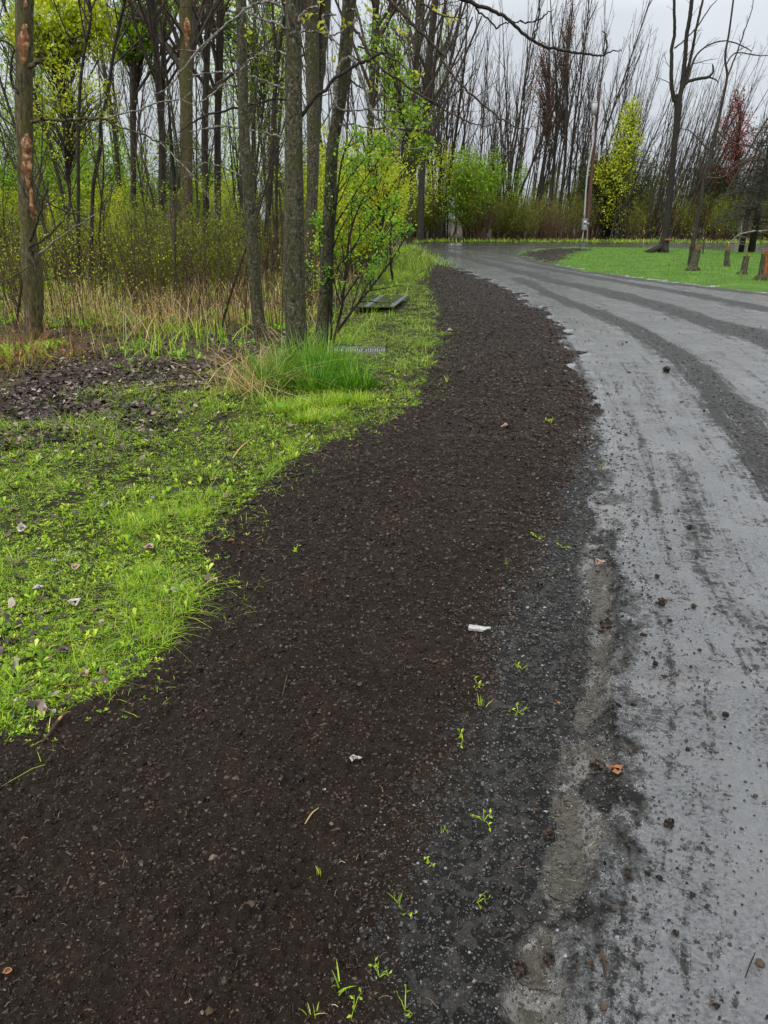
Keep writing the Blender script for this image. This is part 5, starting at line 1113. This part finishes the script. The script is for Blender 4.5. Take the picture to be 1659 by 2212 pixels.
litter(60000, [0, 1], 7.5, 26, .03, 'leaf_litter', 'thick grey-brown leaf litter along the edge of the wood', 2, lambda X, Y, g: (segdist(X, Y, FOR) < 2.4 * rng.random(len(X)) ** 2 * (.4 + 1.2 * (X < -1.5)) * (pch(X, Y, .5, 31) > .45) + .25 * (gc[g] == 1)) | (gc[g] == 1) & (rng.random(len(X)) < .35))
# dry tall grass patches at the wood's edge
def patch_blades(mb, spots, n, h, w_, lean, curl, seed, dirs=None):
    rg_ = np.random.default_rng(seed)
    for (u, v, sp) in spots:
        gx_, gy_ = G(u, v); px = gx_ + sp * rg_.standard_normal(n); py = gy_ + sp * rg_.standard_normal(n); ok = (py > 1); px, py = px[ok], py[ok]
        blades(mb, np.stack([px, py, height(px, py) - .01], -1), h * (.4 + .8 * rg_.random(len(px))), w_ * (.6 + .8 * rg_.random(len(px))), rg_, lean, curl)
mb = MB()
patch_blades(mb, [(130, 690, .5), (160, 670, .4), (200, 700, .5), (280, 690, .5), (310, 725, .4), (350, 700, .5), (500, 660, .45), (530, 640, .5), (510, 690, .4), (590, 640, .5), (680, 620, .6), (600, 700, .3), (670, 660, .4), (420, 700, .5), (700, 590, .8), (740, 570, 1.0), (30, 700, .6), (250, 650, .7), (430, 640, .7)], 140, .62, .007, .4, .9, 41)
patch_blades(mb, [(300, 640, 1.5), (500, 610, 1.5), (150, 640, 1.5), (800, 560, 1.5), (650, 600, 1.4)], 110, .5, .008, .35, .8, 42)
tag(mb.build('dry_grass', M['gr_dry']), 'tall straw-coloured dead grass at the edge of the wood', 'dry grass', kind='stuff')
mb = MB(); patch_blades(mb, [(20, 770, .35), (60, 780, .35), (110, 775, .3), (0, 800, .3)], 80, .5, .005, .8, .7, 43)
tag(mb.build('rusty_stalks', M['gr_rust']), 'rust-coloured fallen stalks at the foot of the stripped tree', 'dry stalks', kind='stuff')
mb = MB(); patch_blades(mb, [(700, 700, .5), (560, 700, .3), (820, 590, .6), (850, 560, .7), (720, 640, .5), (30, 780, .2), (380, 720, .4), (450, 740, .35), (330, 760, .3), (620, 690, .3), (100, 690, .5), (640, 610, 1.0), (80, 640, 1.4), (250, 620, 1.6), (420, 610, 1.6), (560, 600, 1.4), (340, 650, 1.0), (180, 600, 2.0), (480, 580, 2.2), (320, 575, 2.4)], 120, .3, .008, .35, .6, 44)
tag(mb.build('wood_edge_grass', M['gr_a']), 'fresh green grass tufts among the dead grass by the wood', 'grass', kind='stuff')
# undergrowth twigs standing on the forest floor
x, y, z, gi = scatter(7000, [1], 11.5, 34, rng=np.random.default_rng(51)); rg_ = np.random.default_rng(52); mb = MB()
for X, Y_, Z in list(zip(x, y, z))[:1400]:
    if Y_ < 10.5: continue
    h_ = .5 + 1.4 * rg_.random(); a, l = rg_.random() * 2 * PI, .25 * rg_.random(); dx, dy = math.cos(a) * l, math.sin(a) * l
    tube(mb, [(X, Y_, Z), (X + dx * h_ * .4, Y_ + dy * h_ * .4, Z + h_ * .5), (X + dx * h_ * 1.3, Y_ + dy * h_ * 1.3, Z + h_)], [.006, .004, .0025], 3, cap=False)
    if rg_.random() < .6: tube(mb, [(X + dx * h_ * .4, Y_ + dy * h_ * .4, Z + h_ * .5), (X + .25 * h_ * rg_.standard_normal(), Y_ + .2 * h_ * rg_.standard_normal(), Z + h_ * .95)], [.004, .0022], 3, cap=False)
tag(mb.build('undergrowth_twigs', M['twig_brown']), 'thin brown stems of undergrowth across the floor of the wood', 'undergrowth', kind='stuff')
x, y, z, gi = scatter(90000, [1], 12, 60, rng=np.random.default_rng(53), extra=lambda X, Y, g: pch(X, Y, 1.2, 21) > .55); rg_ = np.random.default_rng(54)
mb = MB(); leaves(mb, np.stack([x, y, z + 1.3 * rg_.random(len(x)) ** 1.3], -1), .022 * (1 + .05 * y) * (.6 + .8 * rg_.random(len(x))), rg_, .6)
tag(mb.build('undergrowth_leaves', M['lf_bright']), 'tiny new leaves scattered through the undergrowth', 'undergrowth', kind='stuff')
# lawn and far verge blades
x, y, z, gi = scatter(90000, [5], 20, 62, .95, rng=np.random.default_rng(61)); n = len(x); rg_ = np.random.default_rng(62)
mb = MB(); blades(mb, np.stack([x, y, z - .01], -1), .05 + .06 * rg_.random(n), .012 * (.6 + .8 * rg_.random(n)) * (y / 30), rg_, .5, .5)
tag(mb.build('lawn_grass', M['gr_lawn']), 'bright green mown grass of the lawn island', 'grass', kind='stuff')
x, y, z, gi = scatter(120000, [0], 22, 66, .95, rng=np.random.default_rng(63)); n = len(x); rg_ = np.random.default_rng(64)
mb = MB(); blades(mb, np.stack([x, y, z - .01], -1), .12 + .2 * rg_.random(n), .014 * (y / 30), rg_, .5, .6)
tag(mb.build('roadside_grass', M['gr_a']), 'green grass strip between the far road and the wood', 'grass', kind='stuff')
# tall tuft round the near trunks
def tuft(name, label, spots, n, h, w_, m, seed, lean=.3, curl=.7, cat='grass tuft'):
    gx_, gy_ = G(spots[0][0], spots[0][1]); t = empty(name, label, cat, (gx_, gy_, zat(gx_, gy_))); mb = MB(); rg_ = np.random.default_rng(seed)
    for q in spots:
        cx_, cy_ = G(q[0], q[1]); sp = q[2]; nn_ = int(n * (q[3] if len(q) > 3 else 1)); ox, oy = rg_.standard_normal(nn_) * sp, rg_.standard_normal(nn_) * sp * .8
        px, py = cx_ + ox, cy_ + oy; dirs = np.arctan2(oy, ox) + .7 * rg_.standard_normal(nn_); hh = h * (.35 + .75 * rg_.random(nn_)) * np.exp(-(ox ** 2 + oy ** 2) / (4 * sp * sp)) * (q[4] if len(q) > 4 else 1)
        blades(mb, np.stack([px, py, height(px, py) - .01], -1), hh, w_ * (.5 + .8 * rg_.random(nn_)), rg_, lean, curl, dirs)
    mb.V = [v - np.array(t.location) for v in mb.V]; mb.build('blades', m, t); return t
tt_ = tuft('grass_tuft', 'tall deep green grass tuft round the foot of the near trunks', [(700, 818, .13, 1.4), (655, 815, .10, 1), (735, 822, .09, .9, .8), (615, 815, .10, .7, .8), (680, 842, .10, .9, .8), (750, 842, .07, .5, .6), (590, 838, .09, .8, .8), (570, 825, .09, .6, .8), (780, 838, .07, .5, .6)], 380, .62, .006, M['gr_deep'], 71, .34, .8)
mb = MB(); patch_blades(mb, [(560, 835, .15), (540, 850, .18), (600, 790, .2), (520, 830, .15), (690, 790, .15)], 70, .55, .005, .75, .9, 72); mb.V = [v - np.array(tt_.location) for v in mb.V]; mb.build('dry_blades', M['gr_dry'], tt_)
tuft('grass_tuft', 'shorter bright grass skirt in front of the tall tuft', [(650, 885, .09), (695, 878, .10), (610, 893, .07), (735, 870, .09), (570, 872, .07, .5), (775, 872, .07, .7), (665, 912, .08, .8), (720, 905, .07, .6)], 300, .17, .004, M['gr_a'], 73, .4, .7)
tuft('grass_tuft', 'small dense grass tuft at the soil edge mid verge', [(420, 1110, .06), (390, 1120, .05), (440, 1100, .05)], 160, .05, .003, M['gr_a'], 74, .5, .7)
# ------------------------------------------------------------------ single small things
def weed(label, u, v, size, seed, grass=False, m=None):
    gx_, gy_ = G(u, v); t = empty('seedling', label, 'seedling', (gx_, gy_, zat(gx_, gy_))); rg_ = np.random.default_rng(seed)
    if grass:
        mb = MB(); blades(mb, rg_.standard_normal((7, 3)) * np.array([.006, .006, 0]), size * (.5 + .6 * rg_.random(7)), size * .06, rg_, .35, .5); mb.build('blades', m or M['gr_a'], t); return
    mb = MB(); k = 3 + seed % 3; lv_ = MB()
    for i in range(k):
        a = rg_.random() * 2 * PI; l = size * (.4 + .7 * rg_.random()); e = np.array([math.cos(a) * l, math.sin(a) * l, .3 * l + .003])
        tube(mb, [(0, 0, 0), e * .5 + (0, 0, .25 * l), e], [size * .03, size * .025, size * .018], 5)
        leaves(lv_, np.array([e, e * .7 + (0, 0, .1 * l)]), size * .42, rg_, .5)
    mb.build('stem', M['weed'], t); lv_.build('leaf', M['weed'], t)
for i, (u, v, s, lab, g) in enumerate([
    (340, 1500, .07, 'spread grass seedling alone on the soil below the verge', True), (105, 1585, .08, 'pale grass blades beside the peeled twig at the left', True),
    (730, 2150, .09, 'largest grass sprig at the bottom of the soil', True), (765, 2190, .05, 'leafy seedling touching the largest grass sprig', False),
    (820, 2120, .045, 'bright seedling right of the largest grass sprig', False), (875, 2180, .06, 'straggly weed with reddish stem near the bottom edge', False),
    (685, 1905, .05, 'two-bladed grass sprout in the lower soil', True), (858, 1955, .05, 'curved pale blade near the gravel, lower middle', True), (880, 1975, .035, 'small two-leaved seedling under the curved pale blade', False),
    (960, 1800, .06, 'grass-like seedling at the soil and gravel border', True), (1045, 1775, .055, 'bright forked seedling in the gravel left of the puddle', False),
    (1030, 1945, .05, 'wilted leafy weed in the gravel left of the puddle', False), (1000, 1610, .07, 'pair of pale leaves lying on the gravel edge', False),
    (1120, 1540, .06, 'pale-leaved weed in the gravel above the puddles', False), (1128, 1440, .07, 'tall pale sprig in the gravel above the puddles', False),
    (1040, 1530, .06, 'thin grass sprout at the soil border, mid height', True), (1030, 1490, .06, 'two-leaved sprout above the thin grass sprout', False),
    (1215, 1180, .07, 'small green weed beside the wet road edge', False), (1160, 1170, .06, 'yellow-green weed left of the wet road edge', False),
    (1190, 1240, .06, 'grassy weed beside the stony patch', True), (640, 1205, .08, 'yellow-green sprig alone in the middle of the soil', False),
    (1190, 925, .12, 'patchy weed in the soil near the road bend', False), (965, 830, .14, 'sparse grass patch on the upper soil', True), (1090, 1225, .06, 'thin upright sprout on the soil, upper middle', True),
    (675, 2205, .05, 'grass shoot cut by the bottom edge', True), (1300, 1010, .1, 'sparse green weed at the muddy road edge', True), (930, 1870, .04, 'tiny clover sprig at the gravel border', False)]):
    weed(lab, u, v, s * .62, 400 + i, g)
def big_leaf(label, u, v, s, seed, cols, name='fallen_leaf'):
    gx_, gy_ = G(u, v); rg_ = np.random.default_rng(seed); n = 9; V = [(0, 0, .006)]
    a0 = rg_.random() * 6
    for ring, f in ((1, .55), (2, 1.0)):
        for k in range(n):
            a = a0 + k * 2 * PI / n; r = s * .5 * f * (1 + .25 * math.sin(3 * a + seed) + .12 * rg_.standard_normal()) * (1 if abs(math.cos(a)) > .5 else .8)
            V.append((math.cos(a) * r, math.sin(a) * r, .006 + abs(rg_.standard_normal()) * s * .14 * f + s * .12 * f * (1 + math.sin(a * 2 + seed))))
    Q = [(1 + k, 1 + (k + 1) % n, 1 + n + (k + 1) % n, 1 + n + k) for k in range(n)]; T = [(0, 1 + k, 1 + (k + 1) % n) for k in range(n)]
    mb = MB(); mb.add(V, Q, T); m, nt, ns, lk, b = mat('leaf_' + str(seed)); lk.new(ramp(nt, noise(nt, 60, 5, .7, objco(nt)), [(.3, cols[0]), (.7, cols[1])]), b.inputs['Base Color']); b.inputs['Roughness'].default_value = .4
    o = mb.build(name, m); o.location = (gx_, gy_, zat(gx_, gy_) + .004); tag(o, label, 'leaf')
PK = (srgb(120, 92, 80), srgb(186, 156, 138)); GYL = (srgb(130, 118, 108), srgb(196, 190, 180)); DK = (srgb(52, 38, 34), srgb(92, 70, 60)); OR = (srgb(104, 62, 34), srgb(160, 104, 60))
for i, (u, v, s, lab, c_) in enumerate([(325, 1193, .055, 'large pinkish-brown dead leaf standing out in the verge grass', PK), (462, 1268, .05, 'curled pink-grey leaf at the grass and soil border', PK), (158, 1312, .06, 'pale grey dead leaf in the grass above the dark twig', GYL),
    (380, 1288, .045, 'grey leaf just above the reddish twig', GYL), (165, 1232, .05, 'dull brown leaf in the grass left of the large one', PK), (88, 1280, .05, 'bleached leaf lying far left in the grass', GYL), (140, 1415, .055, 'dark folded leaf deep in the lower grass', DK),
    (182, 1468, .04, 'tan leaf scrap at the lower grass border', PK), (375, 1125, .05, 'brown leaf beside the small dense grass tuft', DK), (313, 1168, .04, 'small reddish leaf beside the large pinkish leaf', OR), (228, 1098, .05, 'light leaf in the upper verge grass', GYL), (52, 1150, .06, 'large pale leaf at the left frame edge', GYL),
    (1296, 1208, .05, 'curled orange-pink leaf at the edge of the wet road', PK), (1092, 940, .08, 'pinkish leaf lying on the upper soil', PK), (1204, 1498 + 25, .018, 'small orange leaf scrap on the gravel', OR), (1330, 1666, .045, 'orange-brown seed catkin curled on the road edge', OR), (700, 2010 - 280, .01, 'fleck of straw-coloured leaf on the soil', GYL), (25, 2128, .018, 'tiny red leaf scrap at the bottom left', OR),
    (768, 1668, .03, 'knobbly pale scrap on the right of the soil', GYL), (975, 720, .11, 'pale leaf on the soil opposite the verge tongue', GYL), (500, 1180, .03, 'rusty leaf scrap at the soil edge', OR)]):
    big_leaf(lab, u, v, s, 500 + i, c_)
def twig(label, pts, w_, m, m2=None):
    gx_, gy_ = G(pts[0][0], pts[0][1]); t = empty('fallen_twig', label, 'twig', (gx_, gy_, zat(gx_, gy_))); off = np.array(t.location)
    q = []
    for k, (u, v) in enumerate(pts):
        a, b_ = G(u, v); q.append(np.array((a, b_, zat(a, b_) + .008 + .006 * (k % 2))) - off)
    r = RW(w_, pts[0][1], q[0][1] + off[1]); q = catmull(q, 4); k = len(q) // 2; mb = MB(); tube(mb, q[:k + 1], np.linspace(r * .8, r, k + 1), 8, .06, np.random.default_rng(3)); mb.build('bark', m, t)
    mb = MB(); tube(mb, q[k:], np.linspace(r, r * .55, len(q) - k), 8, .06, np.random.default_rng(4)); mb.build('peeled_end' if m2 else 'tip', m2 or m, t)
twig('peeled brown twig with a pale end on the soil at the left', [(95, 1612), (118, 1585), (138, 1562), (152, 1550)], 7, M['twig_brown'], M['barewood'])
twig('reddish twig lying where the grass meets the soil', [(320, 1308), (350, 1303), (385, 1298), (418, 1290)], 5, M['twig_red'])
twig('dark wet twig lying in the lower grass', [(30, 1442), (60, 1432), (90, 1428)], 6, M['bark_dark'])
twig('brown twig among dead leaves at the lower grass edge', [(122, 1488), (150, 1492), (185, 1488), (228, 1505)], 4, M['twig_brown'])
twig('pale stick arching through the mid verge', [(500, 1000), (520, 975), (545, 955)], 4, M['gr_dry'])
twig('split woody chip standing at the puddle rut, bottom right', [(1300, 2050), (1303, 2080), (1308, 2110)], 9, M['twig_brown'])
twig('thin dark stem lying on the road, bottom right corner', [(1610, 2110), (1622, 2080), (1632, 2055)], 3, M['bark_dark'])
twig('short yellow straw on the soil in the middle', [(660, 1805), (675, 1790), (690, 1778)], 3, M['gr_dry'])
twig('thin curved twig on the soil right of centre', [(622, 1492), (618, 1510), (612, 1530)], 2.5, M['twig_brown'])
twig('fallen branch lying across the floor of the wood', [(95, 606), (160, 604), (230, 606), (300, 600), (360, 596)], 7, M['bark_dark'])
# white scrap of plaster
gx_, gy_ = G(1035, 1362); mb = MB(); rg_ = np.random.default_rng(8); V = []; ol = [(-.055, -.008), (-.05, .014), (-.01, .012), (.03, .009), (.055, .006), (.056, -.006), (.02, -.013), (-.03, -.015)]
for zz in (.004, .016): V += [(a, b_, zz + .003 * rg_.standard_normal()) for a, b_ in ol]
mb.add(V, [(k, (k + 1) % 8, 8 + (k + 1) % 8, 8 + k) for k in range(8)] + [(8, 9, 10, 15), (15, 10, 11, 14), (14, 11, 12, 13)])
o = mb.build('plaster_scrap', M['white'], smooth=False); o.location = (gx_, gy_, zat(gx_, gy_)); o.rotation_euler = (.1, 0, -.12); o.scale = (.8, .9, .8); tag(o, 'flat white plaster-like scrap lying on the soil beside the gravel', 'debris')
# mud clods one can point at
def clod(label, u, v, s, seed, m=None, cat='clod'):
    gx_, gy_ = G(u, v); rg_ = np.random.default_rng(seed); s = s * .85; mb = MB(); rocks(mb, [(0, 0, s * .2)], s * .7, rg_, .7, .12)
    k = 46; d = rg_.standard_normal((k, 3)); d /= np.linalg.norm(d, axis=1)[:, None]; rocks(mb, d * s * .38 * np.array([1, 1, .7]) + (0, 0, s * .33), s * (.12 + .25 * rg_.random(k) ** 2), rg_, .9, .22)
    o = mb.build('mud_clod' if cat == 'clod' else 'stone', m or M['crumb'], smooth=False); o.location = (gx_, gy_, zat(gx_, gy_) - .002); tag(o, label, cat)
for i, (u, v, s, lab) in enumerate([(1447, 1775, .036, 'largest lumpy mud clod on the wet road, lower right'), (1372, 1757, .02, 'round mud clod left of the largest one on the road'), (1398, 1762, .012, 'tiny clod between the two road clods'), (1430, 1298, .05, 'broad mud clod on the road, middle right'), (1500, 1305, .03, 'small clod right of the broad one on the road'), (1420, 1240, .03, 'clod above the broad one on the road'),
    (1310, 1340, .06, 'flat dark mud lump pushed onto the road edge'), (1095, 1918, .03, 'brown clod on the gravel left of the puddle'), (1185, 1800, .04, 'brown mud lump at the left rim of the puddle'), (1355, 1888, .022, 'flat dark chip on the smooth lower road'), (1290, 1625 + 25, .05, 'mud lump with the orange catkin on it'), (1188, 2062, .035, 'mud lump at the right rim of the small puddle'), (1125, 2085, .045, 'loose soil heap left of the small puddle'), (1440, 800, .1, 'dark mud clump on the wet road below the bend'), (1460, 2010, .02, 'small dark clod on the smooth road, lower right'),
    (1490, 1135, .04, 'clod on the wet road right of the tyre marks'), (1290, 880, .08, 'mud lump at the soil edge by the wet road'), (335, 1825, .03, 'round soil clod on the left soil'), (700, 1310, .04, 'soil clod standing out in the middle of the bed'), (540, 1285, .035, 'darker soil clod left of the middle one'), (400, 1560, .028, 'soil clod below the lone grass seedling'), (1235, 1515, .03, 'pebbly mud lump in the upper rut'), (690, 1990, .028, 'soil clod in the lower middle of the bed')]):
    clod(lab, u, v, s, 600 + i)
for i, (u, v, s, lab) in enumerate([(920, 2030, .016, 'pale angular stone at the bottom of the soil'), (1168, 1262, .05, 'flat grey-brown stone flush with the gravel'), (1070, 1360, .014, 'small pinkish stone right of the white scrap'), (1115, 1845, .012, 'grey chip on the gravel left of the puddle'), (640, 1600, .012, 'tiny pale stone on the soil')]):
    clod(lab, u, v, s, 700 + i, M['stone'], 'stone')
# small mauve flowers in the verge
for i, (u, v) in enumerate([(38, 1535), (155, 1215), (118, 1225), (335, 1090)]):
    gx_, gy_ = G(u, v); t = empty('wild_flower', ['mauve flower cluster at the bottom left grass corner', 'mauve flower in the verge, right of its close twin', 'mauve flower in the verge, left of its close twin', 'mauve flower beside the small dense tuft'][i], 'flower', (gx_, gy_, zat(gx_, gy_)))
    if i == 0: M['petal'] = leaf_mat('mauve_petal', [(0, srgb(140, 128, 176)), (1, srgb(196, 188, 220))], .2)
    rg_ = np.random.default_rng(800 + i); mb = MB(); leaves(mb, rg_.standard_normal((9, 3)) * np.array([.011, .011, .004]) + (0, 0, .035), .009, rg_, .9); mb.build('petals', M['petal'], t)
    mb = MB(); tube(mb, [(0, 0, 0), (.002, 0, .034)], .0012, 5); mb.build('stem', M['weed'], t)
# broad-leaved plant in front of the tuft
gx_, gy_ = G(605, 905); t = empty('broadleaf_plant', 'plant with three broad round leaves in front of the grass tuft', 'plant', (gx_, gy_, zat(gx_, gy_)))
for a in (-.4, 1.6, 3.6):
    mb = MB(); L = .075; d = np.array([math.cos(a), math.sin(a) * .9, .25]); w_ = np.array([-math.sin(a), math.cos(a), .1]); c0 = np.array([0, 0, .08])
    V = [c0, c0 + d * L * .4 + w_ * L * .38, c0 + d * L * .85 + w_ * L * .34, c0 + d * L * 1.1, c0 + d * L * .85 - w_ * L * .34, c0 + d * L * .4 - w_ * L * .38, c0 + d * L * .6 - np.array((0, 0, .008))]
    mb.add(V, None, [(6, k, (k + 1) % 6) for k in range(6)]); mb.build('leaf', M['lf_fresh'], t)
mb = MB(); tube(mb, [(0, 0, 0), (0, 0, .08)], .003, 6); mb.build('stem', M['lf_fresh'], t)
